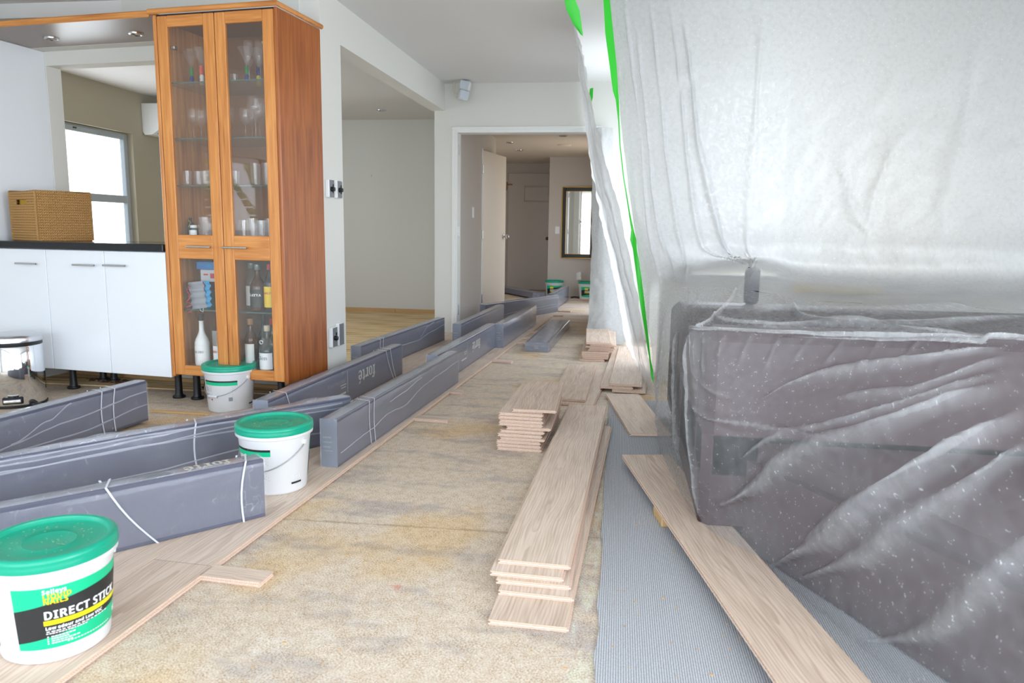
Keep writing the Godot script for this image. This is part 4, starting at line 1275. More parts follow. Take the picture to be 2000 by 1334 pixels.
	bottle("pale green bottle with a grey cap behind the red-capped one", "bottle_green", cab(0.545, y, 0.25), 0.034, 0.315, 0.58, "cap_grey", 0.0, "", "label_white", "")
	bottle("green bottle with a bright red capsule", "bottle_green", cab(0.572, y, 0.17), 0.036, 0.300, 0.52, "cap_red", 0.0, "", "label_white", "")
	bottle("clear round-shouldered whisky bottle with a cream collar and white label", "glassware", cab(0.590, y, 0.085), 0.047, 0.270, 0.5, "cap_cream", 0.3, "label_white", "label_grey", "Glen")
	bottle("brown bottle with a black cap behind the whisky bottle", "liquor_amber", cab(0.622, y, 0.19), 0.036, 0.310, 0.6, "cap_black", 0.0, "", "label_yellow", "")
	bottle("clear bottle with a white label and red seal at the cabinet's right", "glassware", cab(0.668, y, 0.10), 0.036, 0.30, 0.55, "cap_black", 0.25, "label_white", "label_red", "CAR")

# a flat band in xy facing +z, cut finely enough to be wrapped round a pail or bottle
func band(x0: float, x1: float, lo: Callable, hi: Callable, n := 28) -> ArrayMesh:
	var a := PackedVector3Array()
	var b := PackedVector3Array()
	for k in n + 1:
		var t := float(k) / n
		a.append(Vector3(lerpf(x0, x1, t), hi.call(t), 0))
		b.append(Vector3(lerpf(x0, x1, t), lo.call(t), 0))
	return sheet([a, b])

func strip(x0: float, y0: float, x1: float, y1: float) -> ArrayMesh:
	return band(x0, x1, func(_t: float) -> float: return y0, func(_t: float) -> float: return y1)

func pleated(w: float, h: float) -> ArrayMesh:
	var rows := []
	for r in 25:
		var v := r / 24.0
		var row := PackedVector3Array()
		for c in 9:
			var u := c / 8.0
			row.append(Vector3((u - 0.5) * w, (0.5 - v) * h, 0.006 * sin(v * 26.0) + 0.018 * (1.0 - pow(2 * u - 1, 2))))
		rows.append(row)
	return sheet(rows, [], [], false)

func carton(s: Vector3, m: String, at: Vector3, label: String, words: String, k: int) -> void:
	var o := solo("carton", label, "carton", box(s, 0.002, Vector3(0, s.y / 2, 0)), M[m], at, CAB_TURN + 0.05 * (k - 1))
	if words != "":
		part(o, "lettering", text(words, s.y * 0.75), M.label_white, Vector3(-0.035, s.y / 2, s.z / 2))
	else:
		part(o, "print", boxes([[Vector3(s.x * 0.2, s.y * 0.5, s.z / 2), Vector3(s.x * 0.3, s.y * 0.4, 0.001)], [Vector3(-s.x * 0.2, s.y * 0.6, s.z / 2), Vector3(s.x * 0.25, s.y * 0.12, 0.001)]], 0), M[["cyan_wrap", "label_red", "label_white", "label_green"][k]])

# fill: share of the height that holds dark liquor (0 none)
func bottle(label: String, m: String, at: Vector3, r: float, h: float, sh: float, cap: String, fill: float, lab: String, ink: String, words: String) -> void:
	var o := thing("bottle", label, "bottle", at, CAB_TURN, "bottles in the cabinet")
	var y1 := h * sh
	var nr := 0.0125
	part(o, "glass", lathe(V([0.0, 0.002, r * 0.85, 0.0, r * 0.97, 0.004, r, 0.012, r, y1 - 0.01, r * 0.97, y1, r * 0.8, y1 + h * 0.07, r * 0.5, y1 + h * 0.15, nr * 1.15, y1 + h * 0.22, nr, h * 0.86, nr * 1.2, h * 0.87, nr * 1.2, h * 0.9, nr, h * 0.9, nr, h]), 28), M[m])
	if fill > 0.0:
		part(o, "liquor", lathe(V([0.0, 0.004, r * 0.93, 0.004, r * 0.95, h * fill, 0.0, h * fill]), 24), M.liquor_amber)
	part(o, "cap", lathe(V([nr * 1.25, h * 0.88, nr * 1.35, h * 0.885, nr * 1.35, h * 0.995, nr * 1.2, h, 0.0, h]), 20), M[cap])
	if lab != "":
		var l := part(o, "label", bend(strip(-r * 1.1, y1 * 0.16, r * 1.1, y1 * 0.86), Transform3D(), r, 0.0, 0.0004), M[lab])
		if words != "":
			part(l, "lettering", bend(text(words, r * (0.42 if words.length() > 5 else 0.6), true, true), at3(-r * 0.92, y1 * 0.64, 0.0006), r, 0.0, 0.0012), M[ink])
		part(l, "print", bend(boxes([[Vector3(0, y1 * 0.42, 0.0006), Vector3(r * 1.0, 0.002, 0.0004)], [Vector3(0, y1 * 0.36, 0.0006), Vector3(r * 1.3, 0.002, 0.0004)], [Vector3(0, y1 * 0.30, 0.0006), Vector3(r * 0.8, 0.002, 0.0004)]], 0), Transform3D(), r, 0.0, 0.0006), M.label_grey)
	elif words != "":
		part(o, "badge", bend(slab2d(disc2(0.013), 0.0005), at3(0.004, y1 * 0.9, 0), r, 0.0, 0.0006), M[ink])

func disc2(r: float, n := 16, sx := 1.0) -> PackedVector2Array:
	var p := PackedVector2Array()
	for k in n: p.append(Vector2(cos(TAU * k / n) * r * sx, sin(TAU * k / n) * r))
	return p

# ---------------------------------------------------------------- packs of flooring in printed cartons under stretch film

const PW := 0.077
const PH := 0.213

func film_shell(L: float, W: float, H: float, sd: int, slack := 0.0) -> ArrayMesh:
	# a loose wrap: rings round the carton, pushed out by small wrinkles
	var rows := []
	var uvs := []
	var cols := []
	var ns := 48
	var ring := []
	var rn := [7, 3, 7, 3]
	var cs := [Vector2(W / 2, 0), Vector2(W / 2, H), Vector2(-W / 2, H), Vector2(-W / 2, 0)]
	for k in 4:
		for j in rn[k]:
			ring.append(cs[k].lerp(cs[(k + 1) % 4], (j + 0.5) / rn[k]))
	ring.append(ring[0])
	for i in ns + 1:
		var z := 0.004 - (L + 0.008) * i / ns
		var row := PackedVector3Array()
		var uv := []
		var co := []
		for j in ring.size():
			var p: Vector2 = ring[j]
			var o := (p - Vector2(0, H / 2))
			var nrm := Vector2(signf(o.x), 0) if absf(absf(o.x) - W / 2) < 0.002 else Vector2(0, signf(o.y))
			var e := 0.0022 + 0.0022 * n1.get_noise_3d(z * 7.0, (j % (ring.size() - 1)) * 0.55, sd * 3.1)
			if slack > 0.0:
				e += slack * maxf(0.0, n1.get_noise_3d(z * 3.0, (j % (ring.size() - 1)) * 0.4, sd * 9.7 + 4.0))
			var q := p + nrm * e
			row.append(Vector3(q.x, maxf(q.y, 0.0004), z))
			co.append(Color(1, 1, 1, 1.0 if nrm.y > 0.5 else 0.45))     # upper face whiter: its grazing reflection is put into the alpha
			uv.append(Vector2(z * 1.3 + sd * 0.37, float(j) / ring.size() * 0.62 + z * 0.12))
		rows.append(row)
		uvs.append(uv)
		cols.append(co)
	return sheet(rows, uvs, cols, false)

func film_end(W: float, H: float, sd: float) -> ArrayMesh:
	var rr := []
	for r in 19:
		var row := PackedVector3Array()
		for c in 10:
			var x := (c / 9.0 - 0.5) * (W + 0.003)
			var y := r / 18.0 * (H + 0.002)
			row.append(Vector3(x, y, 0.0035 + 0.0035 * n1.get_noise_3d(x * 46.0, y * 34.0, sd) + 0.002 * n1.get_noise_3d(x * 130.0, y * 80.0, sd)))
		rr.append(row)
	return sheet(rr, [], [], true)

# a raised pleat of stretched film wandering along the long face: [along, height, ...]
func film_pleat(W: float, L: Array, r: float) -> ArrayMesh:
	var rows := []
	var k := L.size() / 2
	for i in (k - 1) * 8 + 1:
		var a := mini(i / 8, k - 2)
		var t := i / 8.0 - a
		var tt := t * t * (3.0 - 2.0 * t)
		var z := -lerpf(L[a * 2], L[a * 2 + 2], t)
		var y := lerpf(L[a * 2 + 1], L[a * 2 + 3], tt) + 0.004 * n1.get_noise_1d(z * 9.0)
		var w := r * (0.5 + 0.8 * absf(n1.get_noise_1d(z * 5.0 + 3.0)) + 0.3)
		rows.append(PackedVector3Array([Vector3(W / 2 + 0.0046, y - w, z), Vector3(W / 2 + 0.0066, y, z), Vector3(W / 2 + 0.0046, y + w, z)]))
	return sheet(rows)

func pack(label: String, rx: float, rz: float, deg: float, L: float, sd: int, straps := [], print := [], flat_lying := false, slack := 0.0, pleats := []) -> Node3D:
	var a := deg_to_rad(deg)
	var W := PW
	var H := PH
	if flat_lying:
		W = 0.205
		H = 0.082
	var at := Vector3(rx, 0.0155, rz) - Vector3(cos(a), 0, sin(a)) * W / 2
	var o := thing("flooring_pack", label, "flooring pack", at, -a, "wrapped packs of flooring")
	part(o, "carton", boxes([span(Vector3(-W / 2, 0, -L), Vector3(W / 2, H, 0))], 0.003), M.carton)
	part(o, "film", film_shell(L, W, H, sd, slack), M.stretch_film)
	part(o, "end_film", film_end(W, H, sd * 3.7), M.film_crinkle)
	for q in pleats:
		part(o, "film_pleat", film_pleat(W, q, 0.0036), M.film_streak)
	# end print: three short lines of dim lettering
	var e := boxes([[Vector3(-0.008, H * 0.62, 0.0004), Vector3(0.038, 0.008, 0.0006)], [Vector3(-0.006, H * 0.52, 0.0004), Vector3(0.042, 0.006, 0.0006)], [Vector3(-0.010, H * 0.42, 0.0004), Vector3(0.034, 0.008, 0.0006)], [Vector3(-0.004, H * 0.34, 0.0004), Vector3(0.04, 0.005, 0.0006)]], 0)
	part(o, "end_print", e, M.print_dim)
	for s in straps:      # [distance along the top, distance along the bottom]
		var r := 0.0035
		var x := W / 2 + 0.005
		var st := new_st()
		for k in 6:
			var y0 := (H + 0.005) * k / 6.0
			var y1 := (H + 0.005) * (k + 1) / 6.0
			var bow := 0.012 * sin(PI * k / 6.0)
			var bow1 := 0.012 * sin(PI * (k + 1) / 6.0)
			var za := -lerpf(s[1], s[0], k / 6.0) + bow
			var zb := -lerpf(s[1], s[0], (k + 1) / 6.0) + bow1
			quad(st, Vector3(x, y0, za + r), Vector3(x, y0, za - r), Vector3(x, y1, zb - r), Vector3(x, y1, zb + r))
			quad(st, Vector3(-x, y0, za - r), Vector3(-x, y0, za + r), Vector3(-x, y1, zb + r), Vector3(-x, y1, zb - r))
		var yt := H + 0.005
		quad(st, Vector3(-x, yt, -s[0] + r - 0.03), Vector3(x, yt, -s[0] + r), Vector3(x, yt, -s[0] - r), Vector3(-x, yt, -s[0] - r - 0.03))
		part(o, "strap", st.commit(), M.strap)
	for q in print:       # ["side" or "top", distance along, height or offset, letter height]
		var t := text("forté", q[3], true, true, 0.0006)
		t.horizontal_alignment = HORIZONTAL_ALIGNMENT_CENTER
		if q[0] == "side":     # printed upside down on the long face
			var p := part(o, "lettering", t, M.print_pale, Vector3(W / 2 + 0.0006, q[2], -q[1]), Vector3(0, PI / 2, PI))
			p.rotation_order = EULER_ORDER_YXZ
			part(o, "print", boxes([[Vector3(W / 2 + 0.0005, q[2], -q[1] + 0.30 * q[3] / 0.11), Vector3(0.0004, 0.13 * q[3] / 0.11, 0.003)], [Vector3(W / 2 + 0.0005, q[2] - 0.005, -q[1] + 0.36 * q[3] / 0.11), Vector3(0.0004, 0.004, 0.08)], [Vector3(W / 2 + 0.0005, q[2] - 0.02, -q[1] + 0.36 * q[3] / 0.11), Vector3(0.0004, 0.004, 0.06)], [Vector3(W / 2 + 0.0005, q[2] - 0.055, -q[1] + 0.40 * q[3] / 0.11), Vector3(0.0004, 0.010, 0.14)]], 0), M.print_pale)
			var sm := text("E·N·G·I·N·E·E·R·E·D", q[3] * 0.26, false)
			part(o, "small_print", sm, M.print_dim, Vector3(W / 2 + 0.0006, q[2] + 0.018, -q[1] + 0.34 * q[3] / 0.11), Vector3(0, PI / 2, PI))
		else:
			part(o, "lettering", t, M.print_pale, Vector3(q[2], H + 0.0035, -q[1]), Vector3(-PI / 2, -PI / 2, 0))
			part(o, "print", boxes([[Vector3(0.012, H + 0.0034, -q[1] + 0.17), Vector3(0.004, 0.0004, 0.1)], [Vector3(0.0, H + 0.0034, -q[1] + 0.16), Vector3(0.004, 0.0004, 0.08)], [Vector3(-0.014, H + 0.0034, -q[1] + 0.17), Vector3(0.006, 0.0004, 0.09)]], 0), M.print_dim)
	return o

func build_packs() -> void:
	var s1 := sin(deg_to_rad(41.5))
	var c1 := cos(deg_to_rad(41.5))
	pack("front pack lettered on top, standing on edge behind the big front pail", -1.215 - 1.8 * s1, -2.36 + 1.8 * c1, 41.5, 1.8, 1, [[1.30, 1.44], [1.735, 1.72]], [["top", 1.62, 0.0, 0.062]])
	pack("long pack in loose wrinkled film directly behind the front lettered pack", -1.262 - 1.95 * 0.588, -3.345 + 1.95 * 0.809, 36.0, 1.95, 2, [[1.2, 1.2]], [], false, 0.024, [[0.1, 0.19, 0.7, 0.185, 1.3, 0.20, 1.9, 0.19], [0.1, 0.17, 0.8, 0.16, 1.5, 0.175, 1.9, 0.17], [0.2, 0.15, 0.9, 0.165, 1.6, 0.15], [0.3, 0.20, 1.0, 0.205, 1.5, 0.195], [0.2, 0.06, 0.9, 0.05, 1.6, 0.075, 1.92, 0.06], [0.3, 0.03, 1.0, 0.035, 1.7, 0.03]])
	pack("leftmost pack, standing on edge in front of the pedal bin", -2.65, -1.70, 6.9, 1.8, 3, [[1.50, 1.50], [1.58, 1.57]], [], false, 0.0, [[0.2, 0.03, 0.9, 0.08, 1.3, 0.12, 1.79, 0.16], [0.5, 0.05, 0.9, 0.06, 1.35, 0.05, 1.79, 0.09], [1.0, 0.09, 1.2, 0.15, 1.32, 0.20]])
	pack("pack lettered upside down on its side, running past the display cabinet's corner", -1.61, -3.19, 3.7, 1.8, 4, [[0.16, 0.3], [1.48, 1.62], [1.56, 1.66]], [["side", 1.17, 0.125, 0.105]])
	pack("pack with torn film at its far end, standing in the wide opening", -1.745, -4.84, 5.3, 1.8, 5, [[0.32, 0.33], [0.38, 0.38]], [], false, 0.006, [[0.02, 0.10, 0.6, 0.11, 1.1, 0.10, 1.45, 0.13, 1.78, 0.15], [1.15, 0.12, 1.35, 0.19, 1.5, 0.205]])
	pack("central pack with its near end beside the middle pail", -1.166, -2.922, 3.83, 1.86, 6, [[0.34, 0.36], [0.40, 0.41]], [], false, 0.004, [[0.02, 0.06, 0.35, 0.075, 0.6, 0.10, 0.8, 0.085, 1.15, 0.13, 1.4, 0.14, 1.84, 0.155], [0.6, 0.155, 0.8, 0.16, 1.1, 0.185]])
	pack("pack lettered upside down, just beyond the central pack", -1.14, -4.60, 3.2, 1.70, 7, [], [["side", 1.02, 0.13, 0.10]])
	pack("pack standing in the hall doorway's left half", -1.33, -6.20, 3.3, 1.76, 8)
	pack("pack in the hall doorway beside the laid edge, end film shining", -0.975, -6.30, 3.3, 1.72, 9)
	pack("pack lying at an angle across the hall in front of the open door", -0.745 - 1.62 * sin(0.43), -9.36 + 1.62 * cos(0.43), 24.7, 1.62, 10, [], [], false, 0.004, [[0.1, 0.06, 0.8, 0.09, 1.6, 0.10], [0.1, 0.04, 0.7, 0.05, 1.6, 0.075]])
	var f := pack("pack lying flat on the subfloor near the hall doorway", -0.570, -6.24, 2.25, 1.70, 11, [], [], true)
	f.position.y = 0.001
	pack("pack standing along the hall towards the mirror wall", -0.815, -9.5, 3.6, 1.5, 12)
	pack("pack in whitish film lying in the dark hall recess", -1.10, -11.20, -33.0, 1.45, 13, [], [], true, 0.006)

# ---------------------------------------------------------------- pails of adhesive

const RA := 0.118
const RB := 0.0851

func pail_front(parent: Node3D, full: bool) -> void:
	var x0 := -0.150
	var x1 := 0.150
	var y0 := 0.040
	var y1 := 0.196
	var h := y1 - y0
	part(parent, "label", bend(strip(x0, y0, x1, y1), Transform3D(), RA, RB, 0.0004), M.label_green)
	var l: Node3D = parent.get_child(parent.get_child_count() - 1)
	var sw := band(x0, x1, func(t: float) -> float: return y0 + h * (1.0 - (0.89 - 0.20 * t - 0.05 * sin(t * PI))), func(t: float) -> float: return y0 + h * (1.0 - (0.36 - 0.20 * t - 0.07 * sin(t * PI))))
	part(l, "swoosh", bend(sw, Transform3D(), RA, RB, 0.0009), M.label_black)
	part(l, "title", bend(text("DIRECT STICK", 0.0285, true), at3(-0.090, 0.1255, 0), RA, RB, 0.0014), M.label_white)
	part(l, "bar", bend(strip(-0.090, 0.1005, 0.118, 0.1125), Transform3D(), RA, RB, 0.0013), M.label_yellow)
	if not full:
		part(l, "logo", bend(strip(-0.088, 0.148, -0.036, 0.176), Transform3D(), RA, RB, 0.0013), M.label_yellow)
		return
	part(l, "logo", bend(text("Selleys", 0.0145, true), at3(-0.088, 0.1855, 0), RA, RB, 0.0013), M.label_white)
	part(l, "logo", bend(text("LIQUID", 0.0165, true), at3(-0.088, 0.1730, 0), RA, RB, 0.0013), M.label_yellow)
	part(l, "logo", bend(text("NAILS", 0.0175, true), at3(-0.088, 0.1600, 0), RA, RB, 0.0013), M.label_yellow)
	part(l, "tagline", bend(text("Low odour and Low VOC", 0.0115, true), at3(-0.088, 0.0925, 0), RA, RB, 0.0013), M.label_white)
	var bars := []
	for q in [[-0.088, 0.02, 0.0840, 0.150], [-0.088, 0.0, 0.0790, 0.090]]:
		for k in 14: bars.append([Vector3(q[0] + (k + 0.5) * q[3] / 14.0, q[2], 0.0002), Vector3(q[3] / 14.0 * (0.6 + 0.3 * ((k * 7) % 3) / 2.0), 0.0024, 0.0003)])
	for k in 4:
		var w: float = [0.052, 0.038, 0.062, 0.046][k]
		bars.append([Vector3(-0.084, 0.071 - k * 0.0058, 0.0002), Vector3(0.003, 0.003, 0.0003)])
		for j in 7: bars.append([Vector3(-0.078 + (j + 0.5) * w / 7.0, 0.071 - k * 0.0058, 0.0002), Vector3(w / 9.0, 0.0026, 0.0003)])
	for k in 16: bars.append([Vector3(-0.042 + k * 0.0075, 0.0500 - 0.0, 0.0002), Vector3(0.005, 0.0022, 0.0003)])
	part(l, "small_print", bend(boxes(bars, 0), Transform3D(), RA, RB, 0.0013), M.label_white)
	part(l, "size", bend(text("10L", 0.017, true), at3(0.098, 0.062, 0), RA, RB, 0.0013), M.label_white)

func pail_back(parent: Node3D) -> void:
	# back label: black and green bars, blocks of small print, barcode; then the recycling emblem
	var o := -0.440       # arc metres from the front label's middle
	var l := part(parent, "back_label", bend(strip(o - 0.100, 0.178, o + 0.098, 0.187), Transform3D(), RA, RB, 0.0004), M.label_black)
	part(l, "green_bar", bend(strip(o - 0.100, 0.160, o + 0.098, 0.178), Transform3D(), RA, RB, 0.0004), M.label_green)
	part(l, "bar_print", bend(boxes([[Vector3(o - 0.03, 0.1825, 0), Vector3(0.08, 0.002, 0.0003)], [Vector3(o - 0.02, 0.167, 0), Vector3(0.09, 0.002, 0.0003)]], 0), Transform3D(), RA, RB, 0.001), M.label_grey)
	var bars := []
	for c in 2:
		var xs: float = [-0.096, -0.052][c]
		var w: float = [0.040, 0.140][c]
		for k in 22:
			if c == 0 and k > 18: continue
			if k in [8, 9, 15]: continue
			bars.append([Vector3(o + xs + w * 0.5 - 0.004 * ((k * 5) % 3), 0.152 - k * 0.0042, 0.0002), Vector3(w - 0.008 * ((k * 5) % 3), 0.0016, 0.0003)])
	for k in 12: bars.append([Vector3(o + 0.050 + k * 0.0018, 0.082, 0.0002), Vector3(0.0009 + 0.0005 * (k % 2), 0.022, 0.0003)])
	part(l, "small_print", bend(boxes(bars, 0), Transform3D(), RA, RB, 0.0008), M.label_grey)
	part(l, "hazard_mark", bend(slab2d(PackedVector2Array([Vector2(-0.006, 0), Vector2(0, -0.006), Vector2(0.006, 0), Vector2(0, 0.006)]), 0.0003), at3(o - 0.052, 0.078, 0), RA, RB, 0.0009), M.label_red)
	var e := -0.241
	var em := []
	em.append([slab2d(PackedVector2Array([Vector2(-0.0205, 0.010), Vector2(0.0205, 0.010), Vector2(0.004, 0.052), Vector2(-0.004, 0.052)]), 0.0004), at3(e, 0.040, 0)])
	em.append([slab2d(disc2(0.005, 14, 1.5), 0.0004), at3(e, 0.098, 0)])
	for s in [-1, 1]:
		for k in 3:
			em.append([slab2d(disc2(0.0036, 12), 0.0004), at3(e + s * (0.0095 + k * 0.0075), 0.085 - k * 0.0135, 0)])
		em.append([slab2d(disc2(0.007, 14), 0.0004), at3(e + s * 0.0245, 0.047, 0)])
	em.append([strip(-0.024, 0.0, 0.024, 0.0075), at3(e, 0.0385, 0)])
	part(parent, "emblem", bend(merge(em), Transform3D(), RA, RB, 0.0024), M.label_black)
	part(parent, "emblem_letters", bend(merge([[text("HS", 0.020, true), at3(e - 0.009, 0.068, 0.0004)], [boxes([[Vector3(e, 0.056, 0.0006), Vector3(0.022, 0.0022, 0.0003)]], 0), Transform3D()], [boxes([[Vector3(e, 0.0425, 0.0006), Vector3(0.034, 0.0030, 0.0003)]], 0), Transform3D()]]), Transform3D(), RA, RB, 0.0030), M.label_white)

func pail(label: String, at: Vector3, front_deg: float, bail_deg: float, full := true, dusty := true) -> Node3D:
	var o := thing("pail", label, "pail", at, deg_to_rad(front_deg), "pails of flooring adhesive")
	part(o, "body", lathe(V([0.0, 0.004, 0.106, 0.004, 0.112, 0.0, 0.117, 0.004, RA + RB * 0.01, 0.010, RA + RB * 0.212, 0.212, 0.1375, 0.214, 0.1385, 0.221, 0.1445, 0.2225, 0.1470, 0.225, 0.1478, 0.240, 0.140, 0.240]), 56), M.pail_white)
	var lid := part(o, "lid", lathe(V([0.1465, 0.236, 0.1488, 0.238, 0.1495, 0.250, 0.1480, 0.254, 0.1488, 0.257, 0.1478, 0.264, 0.1430, 0.2690, 0.1360, 0.2700, 0.1310, 0.2685, 0.1280, 0.2600, 0.1240, 0.2572, 0.0600, 0.2565, 0.0580, 0.2578, 0.0550, 0.2565, 0.0, 0.2565]), 56), M.pail_green)
	if dusty:
		var dots := new_st()
		for k in 60:
			var a := rng.randf() * TAU
			var r := sqrt(rng.randf()) * 0.115
			var s := rng.randf_range(0.0012, 0.004)
			add_box(dots, Vector3(cos(a) * r, 0.2572, sin(a) * r), Vector3(s, 0.0012, s), 0.0)
		part(lid, "dust", dots.commit(), M.lid_dust).set_meta("kind", "stuff")
	pail_front(o, full)
	pail_back(o)
	# wire bail hanging down against the side
	var pts := []
	var b := deg_to_rad(bail_deg)
	for k in 25:
		var t := -PI / 2 + PI * k / 24.0
		var y := 0.196 - 0.098 * pow(cos(t), 0.9)
		var R := RA + RB * y + 0.006
		pts.append(Vector3(sin(t + b) * R, y, cos(t + b) * R))
	var bl := part(o, "bail", tube(pts, 0.0022, 6), M.wire)
	var gp := []
	for k in 7:
		var t := -0.24 + 0.48 * k / 6.0
		var R := RA + RB * 0.098 + 0.008
		gp.append(Vector3(sin(t + b) * R, 0.098, cos(t + b) * R))
	part(bl, "grip", tube(gp, 0.0065, 8), M.pail_white)
	for s in [-1, 1]:
		var t: float = b + s * PI / 2
		part(o, "lug", lathe(V([0.0, 0.0, 0.011, 0.0, 0.011, 0.008, 0.006, 0.010, 0.0, 0.010]), 14), M.pail_white, Vector3(sin(t) * 0.133, 0.197, cos(t) * 0.133), Vector3(0, t, 0)).rotation = (Basis(Vector3.UP, t) * Basis(Vector3.RIGHT, PI / 2)).get_euler()
	return o

func build_pails() -> void:
	# the angle towards the camera at each pail
	pail("biggest pail at the front left corner, its printed front label showing", Vector3(-1.352, 0.0155, -1.530), cam_deg(-1.352, -1.53) + 29.0, 160.0)
	pail("pail with a dusty lid between the front packs, recycling emblem showing", Vector3(-1.322, 0.0155, -2.665), cam_deg(-1.322, -2.665) + 145.0, -182.0)
	pail("pail in front of the display cabinet, back label showing", Vector3(-2.178, 0.0, -3.865), cam_deg(-2.178, -3.865) + 170.0, -215.0)
	pail("far hall pail standing left, below the mirror wall's corner", Vector3(-0.985, 0.0, -11.52), cam_deg(-0.985, -11.52) + 10.0, 150.0, false, false)
	pail("far hall pail standing right, half hidden by the hanging film", Vector3(-0.46, 0.0, -11.40), cam_deg(-0.46, -11.40) + 20.0, 150.0, false, false)

func cam_deg(x: float, z: float) -> float:
	return rad_to_deg(atan2(-x, -z))

# ---------------------------------------------------------------- loose planks in stacks

func plank(label: String, cx: float, y: float, cz: float, deg: float, L: float, v: int, group: String, W := 0.21) -> MeshInstance3D:
	return solo("oak_plank", label, "plank", plank_mesh(L, W, rng.randf(), v), null, Vector3(cx, y, cz), -deg_to_rad(deg), group)

func build_plank_stacks() -> void:
	var T := 0.0152
	# long stack in the foreground, from the floor up
	var a := [[-0.205, -1.800, 1.6, 1.90, 1], [-0.200, -1.934, 2.6, 1.86, 2], [-0.212, -1.970, 1.7, 1.95, 0], [-0.233, -1.986, 2.2, 2.0, 2], [-0.217, -2.035, 2.1, 2.02, 0]]
	for k in a.size():
		plank("%s plank of the long foreground stack" % (ORD[a.size() - 1 - k] if k > 0 else "bottom"), a[k][0], T * k, a[k][1], a[k][2], a[k][3], a[k][4], "long foreground stack of oak planks")
	# stack of short planks left of it
	var b := [[-0.438, -3.358, 2.5], [-0.442, -3.365, 3.0], [-0.445, -3.374, 3.6], [-0.427, -3.375, 1.8], [-0.440, -3.383, 2.2], [-0.431, -3.395, 1.6], [-0.401, -3.405, 0.6], [-0.440, -3.411, 2.6], [-0.438, -3.413, 1.6], [-0.444, -3.423, 2.2], [-0.442, -3.432, 1.8], [-0.381, -3.456, -0.8]]
	for k in b.size():
		plank("%s plank of the tall stack of short planks" % ORD[b.size() - 1 - k], b[k][0], T * k, b[k][1], b[k][2], 0.66 + 0.04 * ((k * 5) % 4) / 3.0 - (0.0 if k < 11 else 0.02), (k * 2) % 3, "tall stack of short planks")
	# two planks behind the long stack
	plank("lower plank of the pair behind the long stack", -0.225, 0.0, -4.32, 4.2, 1.15, 0, "pair of planks behind the long stack")
	plank("upper plank of the pair behind the long stack", -0.278, T, -4.372, 1.4, 1.21, 1, "pair of planks behind the long stack")
	# far stack
	var d := [[-0.190, -5.885, 1.0], [-0.163, -5.904, 0.4], [-0.168, -5.907, 0.0], [-0.171, -5.908, 0.6], [-0.169, -5.908, -0.4], [-0.121, -5.946, -1.0], [-0.112, -5.935, -1.2], [-0.141, -5.928, -1.0], [-0.105, -5.908, -0.6], [-0.136, -5.895, -2.3]]
	for k in d.size():
		plank("%s plank of the far stack by the wrapped doorway" % (ORD[d.size() - 1 - k] if k > 0 else "bottom"), d[k][0], T * k, d[k][1], d[k][2], 0.86, (k * 2 + 1) % 3, "far stack of planks", 0.203)
	# three planks sliding under the film
	plank("bottom plank of the three tucked under the film's edge", 0.091, 0.006, -4.727, 3.0, 1.5, 2, "three planks at the film's edge")
	plank("middle plank of the three tucked under the film's edge", 0.011, 0.006 + T, -4.762, 2.6, 1.6, 1, "three planks at the film's edge")
	plank("top plank of the three tucked under the film's edge", 0.071, 0.006 + T * 2, -4.790, 2.2, 1.62, 0, "three planks at the film's edge")
	# single plank on the underlay
	plank("short single plank lying askew on the underlay, partly under film", 0.190, 0.008, -3.715, -8.6, 0.92, 0, "")
	# long plank propped along the film in the foreground
	plank("long plank slanting through the foreground beside the film", 0.148 + 2.3 * sin(deg_to_rad(11.6)), 0.040, -3.238 + 2.3 * cos(deg_to_rad(11.6)), -11.6, 2.3, 1, "")
	solo("wood_block", "small rough wood block under the slanting foreground plank", "wood block", box(Vector3(0.07, 0.033, 0.12), 0.003, Vector3(0, 0.0165, 0)), M.timber_pale, Vector3(0.205, 0.0062, -2.60), 0.2)

# ---------------------------------------------------------------- furniture under clear film

func hermite(p0: Vector3, p1: Vector3, p2: Vector3, p3: Vector3, t: float) -> Vector3:
	return p1.cubic_interpolate(p2, p0, p3, t)

func grid_at(C: Array, u: float, v: float) -> Vector3:      # Catmull-Rom through a net of control points
	var nu: int = C.size()
	var i := clampi(int(u), 0, nu - 2)
	var fu := u - i
	var q := []
	for k in [-1, 0, 1, 2]:
		var col: Array = C[clampi(i + k, 0, nu - 1)]
		var nv: int = col.size()
		var j := clampi(int(v), 0, nv - 2)
		var fv := v - j
		q.append(hermite(col[maxi(j - 1, 0)], col[j], col[j + 1], col[mini(j + 2, nv - 1)], fv))
	return hermite(q[0], q[1], q[2], q[3], fu)

func seg_d(p: Vector2, a: Vector2, b: Vector2) -> Vector2:    # (distance, share along)
	var d := b - a
	var t := clampf((p - a).dot(d) / d.length_squared(), 0.0, 1.0)
	return Vector2(p.distance_to(a + d * t), t)

